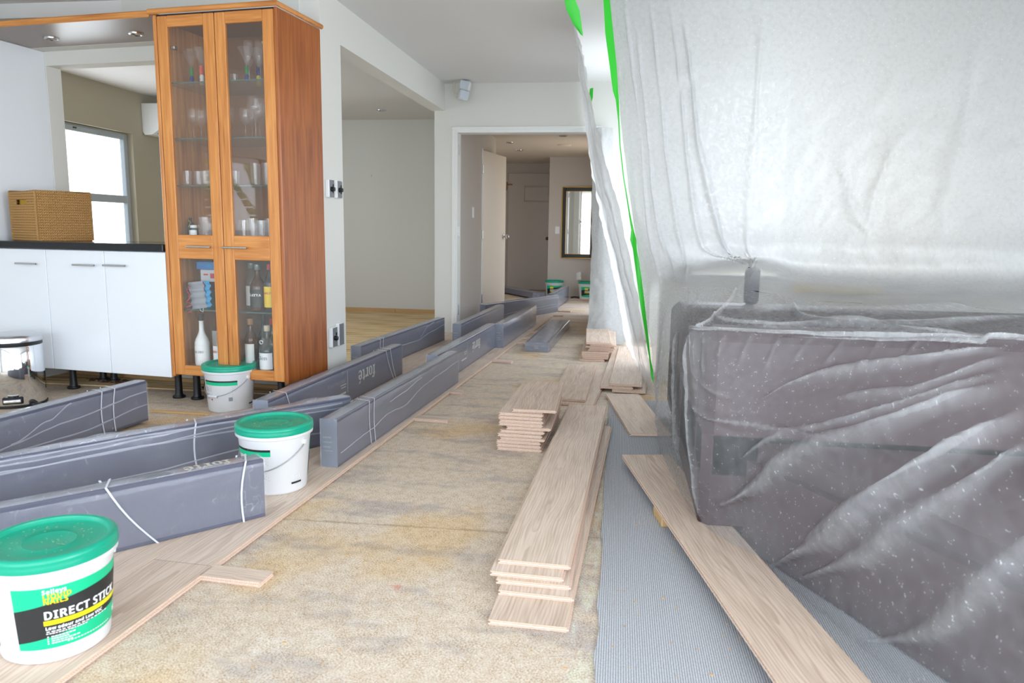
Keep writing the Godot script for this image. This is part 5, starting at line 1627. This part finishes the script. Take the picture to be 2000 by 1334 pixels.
# folds: [width, height, [u, v, u, v, ...]] in net units; a fold tapers at both ends, and where it stands up two layers lie together
func film_mesh(C: Array, v0: float, v1: float, nu: int, nv: int, folds: Array, opac: Callable, wr: float, sd: float) -> ArrayMesh:
	var rows := []
	var uvs := []
	var cols := []
	var U: float = C.size() - 1
	var base := []
	for r in nv + 1:
		var row := PackedVector3Array()
		for c in nu + 1:
			row.append(grid_at(C, U * c / nu * 0.99999, lerpf(v0, v1, float(r) / nv) * 0.99999))
		base.append(row)
	for f in folds:
		var bx := Rect2(f[2][0], f[2][1], 0, 0)
		for e in f[2].size() / 2: bx = bx.expand(Vector2(f[2][e * 2], f[2][e * 2 + 1]))
		if f.size() < 4: f.append(bx.grow(f[0] * 3.8))
	var us := [0.0]
	var mid: PackedVector3Array = base[int(nv * 0.45)]
	for c in nu: us.append(us[c] + mid[c].distance_to(mid[c + 1]))
	var vs := [0.0]
	for r in nv: vs.append(vs[r] + base[r][int(nu * 0.5)].distance_to(base[r + 1][int(nu * 0.5)]))
	for r in nv + 1:
		var row := PackedVector3Array()
		var uv := []
		var co := []
		var b0: PackedVector3Array = base[maxi(r - 1, 0)]
		var b1: PackedVector3Array = base[mini(r + 1, nv)]
		var bb: PackedVector3Array = base[r]
		var vv := lerpf(v0, v1, float(r) / nv)
		for c in nu + 1:
			var p := bb[c]
			var n := (b1[c] - b0[c]).cross(bb[mini(c + 1, nu)] - bb[maxi(c - 1, 0)]).normalized()
			var uu := U * c / nu
			var m := Vector2(us[c], vs[r])
			var h := 0.0
			var lay := 0.0
			for f in folds:
				var bx: Rect2 = f[3]
				if not bx.has_point(Vector2(uu, vv)): continue
				var L: Array = f[2]
				var k := L.size() / 2 - 1
				var best := 1e9
				var along := 0.0
				for e in k:
					var q := seg_d(Vector2(uu, vv), Vector2(L[e * 2], L[e * 2 + 1]), Vector2(L[e * 2 + 2], L[e * 2 + 3]))
					if q.x < best:
						best = q.x
						along = (e + q.y) / k
				var w: float = f[0] * (0.75 + 0.5 * sin(along * 9.0 + k))
				if best < w * 3.0:
					var fade := minf(1.0, minf(along, 1.0 - along) * 6.0 + 0.1)
					h += f[1] * exp(-pow(best / w, 2)) * fade
					lay = maxf(lay, exp(-pow(best / w * 1.3, 2)) * fade * minf(1.0, f[1] / 0.02))
			h += wr * n1.get_noise_2d(m.x * 4.0 + sd, m.y * 3.0) + wr * 0.35 * n1.get_noise_2d(m.x * 15.0, m.y * 8.0 + sd)
			p += n * h
			p.y = maxf(p.y, 0.010)
			row.append(p)
			uv.append(m)
			co.append(Color(1, 1, 1, clampf(opac.call(uu, vv) * (1.0 + 0.9 * lay), 0.0, 1.0)))
		rows.append(row)
		uvs.append(uv)
		cols.append(co)
	return sheet(rows, uvs, cols)

func build_film() -> void:
	# dark sofa and stored pieces beneath the film
	var s := thing("sofa", "dark brown leather sofa showing through the clear film", "sofa", Vector3(0.30, 0, -2.46))
	part(s, "base", boxes([span(Vector3(0.0, 0.03, -0.86), Vector3(1.95, 0.40, 0.0))], 0.03), M.sofa)
	part(s, "back", boxes([span(Vector3(0.0, 0.20, -0.22), Vector3(1.95, 0.722, 0.0))], 0.035), M.sofa)
	part(s, "arm", boxes([span(Vector3(0.0, 0.10, -0.88), Vector3(0.22, 0.62, -0.20))], 0.04), M.sofa)
	part(s, "arm", boxes([span(Vector3(1.74, 0.10, -0.88), Vector3(1.96, 0.62, -0.20))], 0.04), M.sofa)
	part(s, "cushion", boxes([span(Vector3(0.23, 0.40, -0.86), Vector3(0.97, 0.56, -0.24))], 0.04), M.sofa)
	part(s, "cushion", boxes([span(Vector3(0.99, 0.40, -0.86), Vector3(1.73, 0.56, -0.24))], 0.04), M.sofa)
	for q in [[0.08, -0.08], [1.88, -0.08], [0.08, -0.8], [1.88, -0.8]]:
		part(s, "foot", box(Vector3(0.06, 0.07, 0.06), 0.006, Vector3(q[0], 0.035, q[1])), M.frame_black)
	var s2 := thing("sofa", "second dark sofa behind the first, under the film's flat top", "sofa", Vector3(0.30, 0, -4.22))
	part(s2, "base", boxes([span(Vector3(0.0, 0.07, 0.0), Vector3(2.2, 0.42, 0.82))], 0.03), M.sofa_dark)
	part(s2, "back", boxes([span(Vector3(0.0, 0.10, 0.58), Vector3(2.2, 0.70, 0.82))], 0.04), M.sofa_dark)
	part(s2, "arm", boxes([span(Vector3(0.0, 0.10, 0.0), Vector3(0.46, 0.66, 0.6))], 0.04), M.sofa_dark)
	part(s2, "arm", boxes([span(Vector3(1.96, 0.10, 0.0), Vector3(2.2, 0.66, 0.6))], 0.04), M.sofa_dark)
	part(s2, "cushion", boxes([span(Vector3(0.47, 0.42, 0.02), Vector3(1.95, 0.58, 0.57))], 0.04), M.sofa_dark)
	var ot := thing("footstool", "low dark brown corner footstool under the film in front of the sofa", "footstool", Vector3.ZERO)
	var oo := PackedVector2Array([Vector2(0.44, 2.42), Vector2(0.66, 1.99), Vector2(0.84, 1.62), Vector2(1.09, 1.16), Vector2(1.37, 0.78), Vector2(2.1, 0.9), Vector2(2.1, 2.42)])
	part(ot, "body", slab2d(oo, 0.29), M.sofa, Vector3(0, 0.012, 0), Vector3(-PI / 2, 0, 0))
	part(ot, "top_cushion", slab2d(PackedVector2Array([Vector2(0.47, 2.41), Vector2(0.70, 2.02), Vector2(0.88, 1.64), Vector2(1.13, 1.19), Vector2(1.40, 0.82), Vector2(2.08, 0.93), Vector2(2.08, 2.41)]), 0.065), M.sofa, Vector3(0, 0.302, 0), Vector3(-PI / 2, 0, 0))
	solo("navy_cushion", "small navy cushion corner poking up through the film behind the sofa", "cushion", box(Vector3(0.085, 0.20, 0.06), 0.02, Vector3(0, 0.10, 0)), M.navy, Vector3(0.715, 0.66, -4.12), 0.5)
	solo("kitchen_curtain", "pale yellow curtain behind the film", "curtain", curtain(0.55, 1.75), M.yellow_curtain, Vector3(1.45, 1.53, -5.18))
	# net of control points: columns run from the far wall towards the camera and round to the right
	var C := [
		[Vector3(-0.344, 2.405, -7.08), Vector3(-0.315, 2.0, -7.08), Vector3(-0.24, 1.5, -7.06), Vector3(-0.15, 1.07, -7.05), Vector3(-0.07, 0.74, -7.04), Vector3(0.00, 0.42, -7.03), Vector3(0.05, 0.18, -7.02), Vector3(0.085, 0.012, -7.02)],
		[Vector3(-0.335, 2.405, -6.2), Vector3(-0.30, 2.0, -6.2), Vector3(-0.22, 1.5, -6.15), Vector3(-0.12, 1.07, -6.1), Vector3(-0.03, 0.74, -6.05), Vector3(0.05, 0.42, -6.0), Vector3(0.10, 0.18, -5.95), Vector3(0.14, 0.012, -5.95)],
		[Vector3(-0.345, 2.405, -5.2), Vector3(-0.285, 2.0, -5.3), Vector3(-0.19, 1.5, -5.25), Vector3(-0.07, 1.07, -5.2), Vector3(0.03, 0.74, -5.15), Vector3(0.11, 0.42, -5.1), Vector3(0.17, 0.18, -5.05), Vector3(0.21, 0.012, -5.05)],
		[Vector3(-0.350, 2.405, -4.72), Vector3(-0.25, 2.0, -4.85), Vector3(-0.11, 1.5, -4.82), Vector3(0.02, 1.07, -4.78), Vector3(0.10, 0.74, -4.72), Vector3(0.17, 0.42, -4.68), Vector3(0.22, 0.18, -4.65), Vector3(0.26, 0.012, -4.6)],
	]
	var D := [
		[Vector3(-0.127, 2.405, -4.70), Vector3(-0.062, 2.05, -4.67), Vector3(0.012, 1.5, -4.64), Vector3(0.085, 1.07, -4.62), Vector3(0.145, 0.74, -4.60), Vector3(0.185, 0.5, -4.58), Vector3(0.215, 0.35, -4.57), Vector3(0.235, 0.18, -4.56), Vector3(0.258, 0.012, -4.55)],
		[Vector3(0.02, 2.405, -4.60), Vector3(0.07, 2.05, -4.56), Vector3(0.15, 1.5, -4.52), Vector3(0.20, 1.02, -4.44), Vector3(0.24, 0.80, -4.30), Vector3(0.228, 0.60, -4.10), Vector3(0.222, 0.42, -4.0), Vector3(0.222, 0.2, -3.92), Vector3(0.235, 0.012, -3.9)],
		[Vector3(0.22, 2.405, -4.48), Vector3(0.27, 2.05, -4.46), Vector3(0.33, 1.5, -4.43), Vector3(0.37, 1.02, -4.38), Vector3(0.38, 0.82, -4.22), Vector3(0.238, 0.72, -3.2), Vector3(0.205, 0.52, -3.15), Vector3(0.205, 0.25, -3.2), Vector3(0.228, 0.012, -3.3)],
		[Vector3(0.45, 2.405, -4.42), Vector3(0.49, 2.05, -4.40), Vector3(0.54, 1.5, -4.38), Vector3(0.60, 1.0, -4.33), Vector3(0.68, 0.86, -4.16), Vector3(0.285, 0.745, -2.62), Vector3(0.225, 0.70, -2.45), Vector3(0.25, 0.36, -2.50), Vector3(0.295, 0.012, -2.62)],
		[Vector3(0.66, 2.405, -4.40), Vector3(0.69, 2.05, -4.38), Vector3(0.72, 1.5, -4.37), Vector3(0.75, 1.0, -4.32), Vector3(0.76, 0.855, -4.10), Vector3(0.36, 0.750, -2.50), Vector3(0.275, 0.715, -2.405), Vector3(0.325, 0.36, -2.36), Vector3(0.385, 0.012, -2.34)],
		[Vector3(1.0, 2.405, -4.42), Vector3(1.0, 2.05, -4.40), Vector3(1.0, 1.5, -4.38), Vector3(1.0, 1.0, -4.35), Vector3(1.02, 0.79, -4.15), Vector3(0.62, 0.748, -2.50), Vector3(0.58, 0.710, -2.40), Vector3(0.50, 0.42, -2.26), Vector3(0.535, 0.012, -2.13)],
		[Vector3(1.5, 2.405, -4.44), Vector3(1.5, 2.05, -4.42), Vector3(1.5, 1.5, -4.40), Vector3(1.5, 1.0, -4.36), Vector3(1.5, 0.77, -4.15), Vector3(1.02, 0.745, -2.50), Vector3(0.98, 0.705, -2.39), Vector3(0.73, 0.46, -1.86), Vector3(0.69, 0.012, -1.71)],
		[Vector3(2.2, 2.405, -4.46), Vector3(2.2, 2.05, -4.44), Vector3(2.2, 1.5, -4.42), Vector3(2.15, 1.0, -4.36), Vector3(2.1, 0.77, -4.12), Vector3(1.45, 0.74, -2.50), Vector3(1.38, 0.71, -2.36), Vector3(0.98, 0.47, -1.38), Vector3(0.93, 0.012, -1.25)],
		[Vector3(3.3, 2.405, -4.46), Vector3(3.3, 2.05, -4.44), Vector3(3.2, 1.5, -4.42), Vector3(3.0, 1.0, -4.36), Vector3(2.9, 0.77, -4.10), Vector3(2.1, 0.75, -2.50), Vector3(2.05, 0.72, -2.30), Vector3(1.42, 0.47, -0.80), Vector3(1.35, 0.012, -0.70)],
	]
	# folds hanging from the ceiling and curving to the poking corner
	var hang := [[0.07, 0.035, [2.3, 0.6, 2.45, 1.9, 2.80, 2.7, 3.05, 3.95]], [0.05, 0.020, [2.0, 0.4, 2.15, 2.0, 2.4, 3.2, 3.0, 4.0]], [0.06, 0.020, [1.5, 0.2, 1.57, 2.0, 1.9, 3.2, 2.0, 4.4]], [0.05, 0.016, [1.05, 0.6, 1.05, 2.4, 1.7, 4.4]], [0.05, 0.018, [0.75, 0.1, 0.8, 2.6, 1.0, 4.4]], [0.05, 0.016, [5.43, 2.1, 5.55, 2.5, 5.79, 2.95]], [0.05, 0.016, [5.95, 1.9, 5.8, 2.4, 5.75, 2.9]], [0.12, 0.014, [4.2, 0.4, 4.0, 2.0, 3.6, 3.6]], [0.10, 0.010, [6.6, 0.5, 6.4, 3.0]], [0.035, 0.010, [3.5, 3.3, 3.2, 4.05]], [0.035, 0.010, [3.9, 3.5, 3.2, 4.08]], [0.03, 0.010, [2.75, 3.4, 3.15, 4.05]]]
	# creases over the flat top, then gathers drawn from the right-hand tuck down to the lower left
	var lie := [[0.05, 0.020, [2.73, 4.5, 4.2, 4.36, 5.63, 4.27, 6.75, 4.46]], [0.06, 0.022, [4.06, 4.78, 5.55, 4.68, 6.83, 4.35]], [0.05, 0.018, [3.3, 4.9, 4.6, 5.1, 5.9, 4.9, 6.9, 4.6]], [0.05, 0.020, [4.18, 4.12, 5.7, 4.15, 7.0, 4.1]], [0.04, 0.014, [3.0, 4.3, 3.6, 4.7, 3.5, 5.6]], [0.045, 0.016, [4.4, 4.4, 5.0, 4.9, 6.4, 5.2]], [0.045, 0.012, [3.14, 5.9, 5.11, 5.46, 6.43, 5.24]], [0.05, 0.018, [6.9, 5.0, 5.6, 5.75, 4.6, 6.0]],
		[0.085, 0.045, [6.5, 6.35, 5.71, 6.83, 4.82, 7.30, 3.9, 7.49]], [0.04, 0.020, [6.5, 6.25, 5.4, 6.85, 4.4, 7.15]], [0.07, 0.040, [6.6, 6.5, 6.07, 6.98, 5.55, 7.45, 4.75, 7.88]], [0.045, 0.022, [6.4, 6.7, 5.8, 7.2, 5.2, 7.6]], [0.06, 0.032, [6.6, 6.68, 6.31, 6.98, 5.79, 7.45, 5.11, 7.85]], [0.05, 0.024, [6.47, 5.99, 5.9, 6.2, 5.23, 6.43, 4.7, 6.68]], [0.04, 0.018, [6.5, 6.1, 5.9, 6.5, 5.4, 6.62]], [0.035, 0.018, [3.3, 6.70, 4.2, 6.78, 4.86, 6.9, 5.75, 6.96]], [0.03, 0.010, [3.5, 6.4, 4.4, 6.62]], [0.05, 0.016, [3.2, 6.0, 3.12, 6.8, 3.3, 7.8]], [0.05, 0.014, [2.6, 5.6, 2.7, 7.4]], [0.05, 0.014, [1.7, 5.2, 1.8, 7.6]], [0.06, 0.024, [6.9, 6.6, 6.6, 7.1, 6.2, 7.6, 5.7, 7.95]]]
	for k in 11: lie.append([0.022, 0.006, [3.5 + 0.26 * k, 6.06 - 0.02 * k, 3.42 + 0.26 * k, 6.28 + 0.08 * (k % 3)]])
	var opA := func(_u: float, v: float) -> float: return lerpf(0.85, 0.62, clampf((v - 2.0) / 5.0, 0, 1))
	var opC := func(u: float, v: float) -> float: return lerpf(1.0, 0.44, smoothstep(3.9, 4.5, v)) * lerpf(0.92, 1.0, smoothstep(0.0, 1.5, u))
	var opD := func(u: float, v: float) -> float: return lerpf(lerpf(0.92, 0.66, smoothstep(4.5, 5.2, v)), 0.50, smoothstep(5.1, 5.9, v)) * lerpf(1.8, 1.0, smoothstep(1.8, 3.1, u)) * lerpf(1.0, 1.3, smoothstep(6.9, 7.9, v))
	solo("film_sheet", "narrow crinkled clear film hanging from the ceiling by the hall doorway", "plastic film", film_mesh(C, 0.0, 7.0, 60, 130, [[0.06, 0.02, [0.6, 0.5, 1.2, 5.0]], [0.06, 0.02, [1.8, 0.2, 2.2, 6.0]], [0.05, 0.02, [2.6, 0.4, 2.5, 4.5]]], opA, 0.016, 3.0), M.film_heavy)
	var fb := thing("film_sheet", "huge clear film draped from the ceiling over the dark sofa", "plastic film")
	part(fb, "hanging_sheet", film_mesh(D, 0.0, 4.5, 220, 130, hang, opC, 0.006, 11.0), M.film_heavy)
	part(fb, "drape", film_mesh(D, 4.5, 8.0, 480, 280, lie, opD, 0.005, 17.0), M.film)
	# wrapped jamb of the hall doorway
	var W := [[Vector3(-0.285, 1.98, -7.10), Vector3(-0.270, 1.3, -7.10), Vector3(-0.262, 0.7, -7.06), Vector3(-0.262, 0.3, -6.98), Vector3(-0.275, 0.012, -6.9)], [Vector3(-0.20, 1.98, -7.00), Vector3(-0.17, 1.3, -6.98), Vector3(-0.14, 0.7, -6.92), Vector3(-0.12, 0.3, -6.86), Vector3(-0.12, 0.012, -6.75)], [Vector3(-0.10, 1.98, -7.06), Vector3(-0.05, 1.3, -7.02), Vector3(0.0, 0.7, -6.98), Vector3(0.05, 0.3, -6.9), Vector3(0.08, 0.012, -6.8)]]
	solo("film_sheet", "milky film wrapped round the hall doorway's right jamb down to the floor", "plastic film", film_mesh(W, 0.0, 4.0, 30, 60, [], func(_u: float, _v: float) -> float: return 0.9, 0.014, 21.0), M.film_heavy)
	tapes(D)

func curtain(w: float, h: float) -> ArrayMesh:
	var rows := []
	for r in 9:
		var row := PackedVector3Array()
		for c in 49:
			var u := c / 48.0
			row.append(Vector3((u - 0.5) * w, (0.5 - r / 8.0) * h, 0.03 * sin(u * 46.0)))
		rows.append(row)
	return sheet(rows)

func tapes(_D: Array) -> void:
	# ribbon points: x, y, z, half width
	var t := [[-0.127, 2.404, -4.715, 0.019], [-0.104, 2.205, -4.70, 0.024], [-0.075, 2.02, -4.69, 0.021], [-0.055, 1.87, -4.68, 0.016], [-0.043, 1.82, -4.68, 0.010], [-0.030, 1.70, -4.67, 0.004], [-0.018, 1.56, -4.67, 0.0035], [0.012, 1.36, -4.66, 0.004], [0.052, 1.16, -4.65, 0.0045], [0.076, 1.05, -4.65, 0.008], [0.083, 0.99, -4.65, 0.019], [0.095, 0.935, -4.65, 0.013], [0.120, 0.80, -4.64, 0.015], [0.150, 0.62, -4.63, 0.015], [0.186, 0.42, -4.62, 0.009], [0.213, 0.26, -4.62, 0.0045], [0.235, 0.15, -4.61, 0.011], [0.245, 0.115, -4.60, 0.004]]
	var rows := []
	for k in t.size():
		var q: Array = t[k]
		var row := PackedVector3Array()
		for c in 5:
			var f := c / 2.0 - 1.0
			row.append(Vector3(q[0] + f * q[3], q[1], q[2] + 0.045 - 0.006 * f + 0.004 * sin(k * 1.9 + c)))
		rows.append(row)
	solo("masking_tape", "long bright green tape strip running down the film's seam to the floor", "tape", sheet(rows), M.tape_green)
	var c1 := [[Vector3(-0.375, 2.400, -4.60), Vector3(-0.315, 2.402, -4.60)], [Vector3(-0.362, 2.34, -4.62), Vector3(-0.282, 2.33, -4.62)], [Vector3(-0.320, 2.26, -4.64), Vector3(-0.268, 2.25, -4.64)], [Vector3(-0.272, 2.20, -4.65), Vector3(-0.258, 2.19, -4.65)]]
	var r2 := []
	for q in c1:
		r2.append(PackedVector3Array([q[0], (q[0] + q[1]) * 0.5 + Vector3(0, 0, 0.008), q[1]]))
	solo("masking_tape", "short wide green tape flap holding the film to the ceiling", "tape", sheet(r2), M.tape_green)
	solo("masking_tape", "small green tape scrap at the film's edge above the doorway", "tape", sheet([PackedVector3Array([Vector3(-0.315, 2.32, -7.0), Vector3(-0.285, 2.325, -6.98)]), PackedVector3Array([Vector3(-0.325, 2.21, -7.0), Vector3(-0.285, 2.24, -6.98)]), PackedVector3Array([Vector3(-0.352, 2.135, -7.0), Vector3(-0.30, 2.175, -6.98)])]), M.tape_green)

# ---------------------------------------------------------------- small things

func build_small_things() -> void:
	# twin speaker cubes on a ceiling bracket
	var s := thing("speaker", "pair of white speaker cubes on a ceiling bracket above the hall doorway", "speaker", Vector3(-1.575, 2.41, -7.02))
	part(s, "bracket", merge([[box(Vector3(0.075, 0.014, 0.05), 0.004, Vector3(0, -0.007, 0)), Transform3D()], [tube([Vector3(-0.006, -0.01, 0), Vector3(-0.006, -0.105, 0)], 0.010, 10), Transform3D()], [tube([Vector3(-0.006, -0.105, 0), Vector3(0.035, -0.118, 0.005)], 0.009, 10), Transform3D()]]), M.speaker_bracket)
	part(s, "cable", tube([Vector3(-0.006, -0.02, -0.012), Vector3(-0.012, -0.09, -0.01), Vector3(0.0, -0.14, 0.0), Vector3(0.04, -0.165, 0.0)], 0.003, 6), M.speaker_bracket)
	var cb := Transform3D(Basis.from_euler(Vector3(0.12, 0.45, -0.22)), Vector3(0.082, -0.135, 0.02))
	var st := new_st()
	add_box(st, Vector3.ZERO, Vector3(0.09, 0.082, 0.10), 0.006, cb)
	part(s, "cube", st.commit(), M.speaker_white)
	st = new_st()
	add_box(st, Vector3(0, 0, 0.052), Vector3(0.082, 0.074, 0.006), 0.003, cb)
	part(s, "grille", st.commit(), M.speaker_cloth)
	var cb2 := Transform3D(Basis.from_euler(Vector3(0.05, 0.05, -0.22)), Vector3(0.105, -0.052, 0.02))
	st = new_st()
	add_box(st, Vector3.ZERO, Vector3(0.09, 0.082, 0.10), 0.006, cb2)
	part(s, "cube", st.commit(), M.speaker_white)
	st = new_st()
	add_box(st, Vector3(0, 0, 0.052), Vector3(0.082, 0.074, 0.006), 0.003, cb2)
	part(s, "grille", st.commit(), M.speaker_cloth)
	downlight(Vector3(-2.643, 2.32, -8.10), 0.055, "steel downlight in the far room's ceiling", "")
	# pedal bin
	var b := thing("pedal_bin", "round chrome pedal bin in front of the white cabinets", "bin", Vector3(-3.44, 0, -3.74), 0.62)
	part(b, "body", lathe(V([0.0, 0.012, 0.150, 0.012, 0.152, 0.016, 0.152, 0.345, 0.149, 0.350]), 64), M.chrome)
	part(b, "base", lathe(V([0.0, 0.0, 0.150, 0.0, 0.155, 0.004, 0.155, 0.014, 0.151, 0.017]), 48), M.black_plastic)
	part(b, "collar", lathe(V([0.148, 0.346, 0.150, 0.350, 0.150, 0.368, 0.146, 0.370]), 48), M.black_plastic)
	part(b, "lid", lathe(V([0.150, 0.368, 0.155, 0.372, 0.155, 0.398, 0.151, 0.404, 0.12, 0.411, 0.06, 0.415, 0.0, 0.416]), 64), M.steel)
	var pd := part(b, "pedal", boxes([[Vector3(0.0, 0.046, 0.165), Vector3(0.085, 0.012, 0.05)], [Vector3(0.0, 0.056, 0.186), Vector3(0.085, 0.006, 0.012)]], 0.004), M.chrome)
	part(pd, "slot", boxes([[Vector3(0.0, 0.046, 0.146), Vector3(0.10, 0.040, 0.016)]], 0.004), M.black_plastic)
	part(b, "hinge", boxes([[Vector3(0, 0.03, -0.158), Vector3(0.08, 0.05, 0.03)]], 0.006), M.black_plastic)
	part(b, "floor_stop", lathe(V([0.0, 0.0, 0.028, 0.0, 0.028, 0.014, 0.022, 0.018, 0.0, 0.018]), 18), M.black_plastic, Vector3(0.11, 0, 0.125))
	# red-brown dust swept under the cabinets
	var dust := new_st()
	for k in 140:
		var a := rng.randf() * TAU
		var r := sqrt(rng.randf())
		var w := cab(-0.78 + cos(a) * r * 0.22, 0, 0.40 + sin(a) * r * 0.06)
		add_box(dust, Vector3(w.x, 0.004, w.z), Vector3(rng.randf_range(0.008, 0.03), 0.008, rng.randf_range(0.008, 0.022)), 0.002)
	solo("brick_dust", "reddish crumbly debris swept under the white cabinets", "debris", dust.commit(), M.rust_dust).set_meta("kind", "stuff")
	# crumbs and chips scattered over the subfloor and the underlay
	var cr := new_st()
	for k in 260:
		var x := rng.randf_range(-0.9, 0.4)
		var z := rng.randf_range(-5.0, -1.2)
		var s0 := rng.randf_range(0.0015, 0.005)
		add_box(cr, Vector3(x, 0.0075 if x > -0.02 else 0.0012, z), Vector3(s0 * rng.randf_range(0.6, 2.2), 0.0022, s0), 0.0, Transform3D())
	solo("wood_chips", "tiny wood chips scattered over the subfloor and underlay", "debris", cr.commit(), M.timber_pale).set_meta("kind", "stuff")
	solo("cable_end", "short black cable end on the floor by the right hall pail", "cable", tube([Vector3(0, 0.008, 0), Vector3(0.05, 0.02, 0.02), Vector3(0.11, 0.015, 0.01), Vector3(0.15, 0.008, 0.03)], 0.012, 8), M.black_plastic, Vector3(-0.72, 0, -11.5))

# ---------------------------------------------------------------- outside the windows

func build_outside() -> void:
	var g := struct("ground_outside", boxes([span(Vector3(-30, -0.5, -30), Vector3(-6.2, -0.4, 30)), span(Vector3(-6.2, -0.5, 3.7), Vector3(20, -0.4, 30))], 0), M.outside_ground)
	for q in [[Vector3(-6.0, 0, -1.3), 1.95, 0.3, "palm with drooping yellow fronds outside the left window"], [Vector3(-6.6, 0, 0.1), 2.4, 1.1, "second palm standing further along outside the left window"]]:
		palm(q[0], q[1], q[2], q[3])

func palm(at: Vector3, h: float, turn: float, label: String) -> void:
	var o := thing("palm", label, "palm tree", at - Vector3(0, 0.4, 0), turn, "palms outside the window")
	var tr := []
	for k in 9: tr.append(Vector3(0.05 * sin(k * 0.5), (h + 0.4) * k / 8.0, 0.03 * k / 8.0))
	part(o, "trunk", tube(tr, 0.09, 10), M.palm_trunk)
	for k in 13:
		var st := new_st()
		var a := TAU * k / 13.0
		var L := 1.3 + 0.25 * ((k * 7) % 3)
		var dr := Vector3(cos(a), 0, sin(a))
		var sd := Vector3(-sin(a), 0, cos(a))
		var top := Vector3(0.0, h + 0.4, 0.03)
		for j in 22:
			var t := (j + 1) / 22.0
			var p := top + dr * L * t * (1.0 - 0.25 * t) + Vector3(0, 0.45 * t - 1.25 * t * t, 0)
			var t2 := t + 0.04
			var q := top + dr * L * t2 * (1.0 - 0.25 * t2) + Vector3(0, 0.45 * t2 - 1.25 * t2 * t2, 0)
			var wl := 0.42 * sin(PI * clampf(t * 0.9 + 0.08, 0, 1)) + 0.05
			for s in [-1, 1]:
				var tip: Vector3 = p + sd * s * wl * 0.8 + dr * 0.18 + Vector3(0, -wl * 0.65, 0)
				var m0: Vector3 = p + sd * s * wl * 0.4 + dr * 0.08
				quad(st, p, q, m0 + (q - p) * 0.9, m0)
				tri(st, m0, m0 + (q - p) * 0.9, tip)
			quad(st, p - sd * 0.008, p + sd * 0.008, q + sd * 0.008, q - sd * 0.008)
		part(o, "frond", st.commit(), M.leaf if k % 3 else M.leaf_dry)
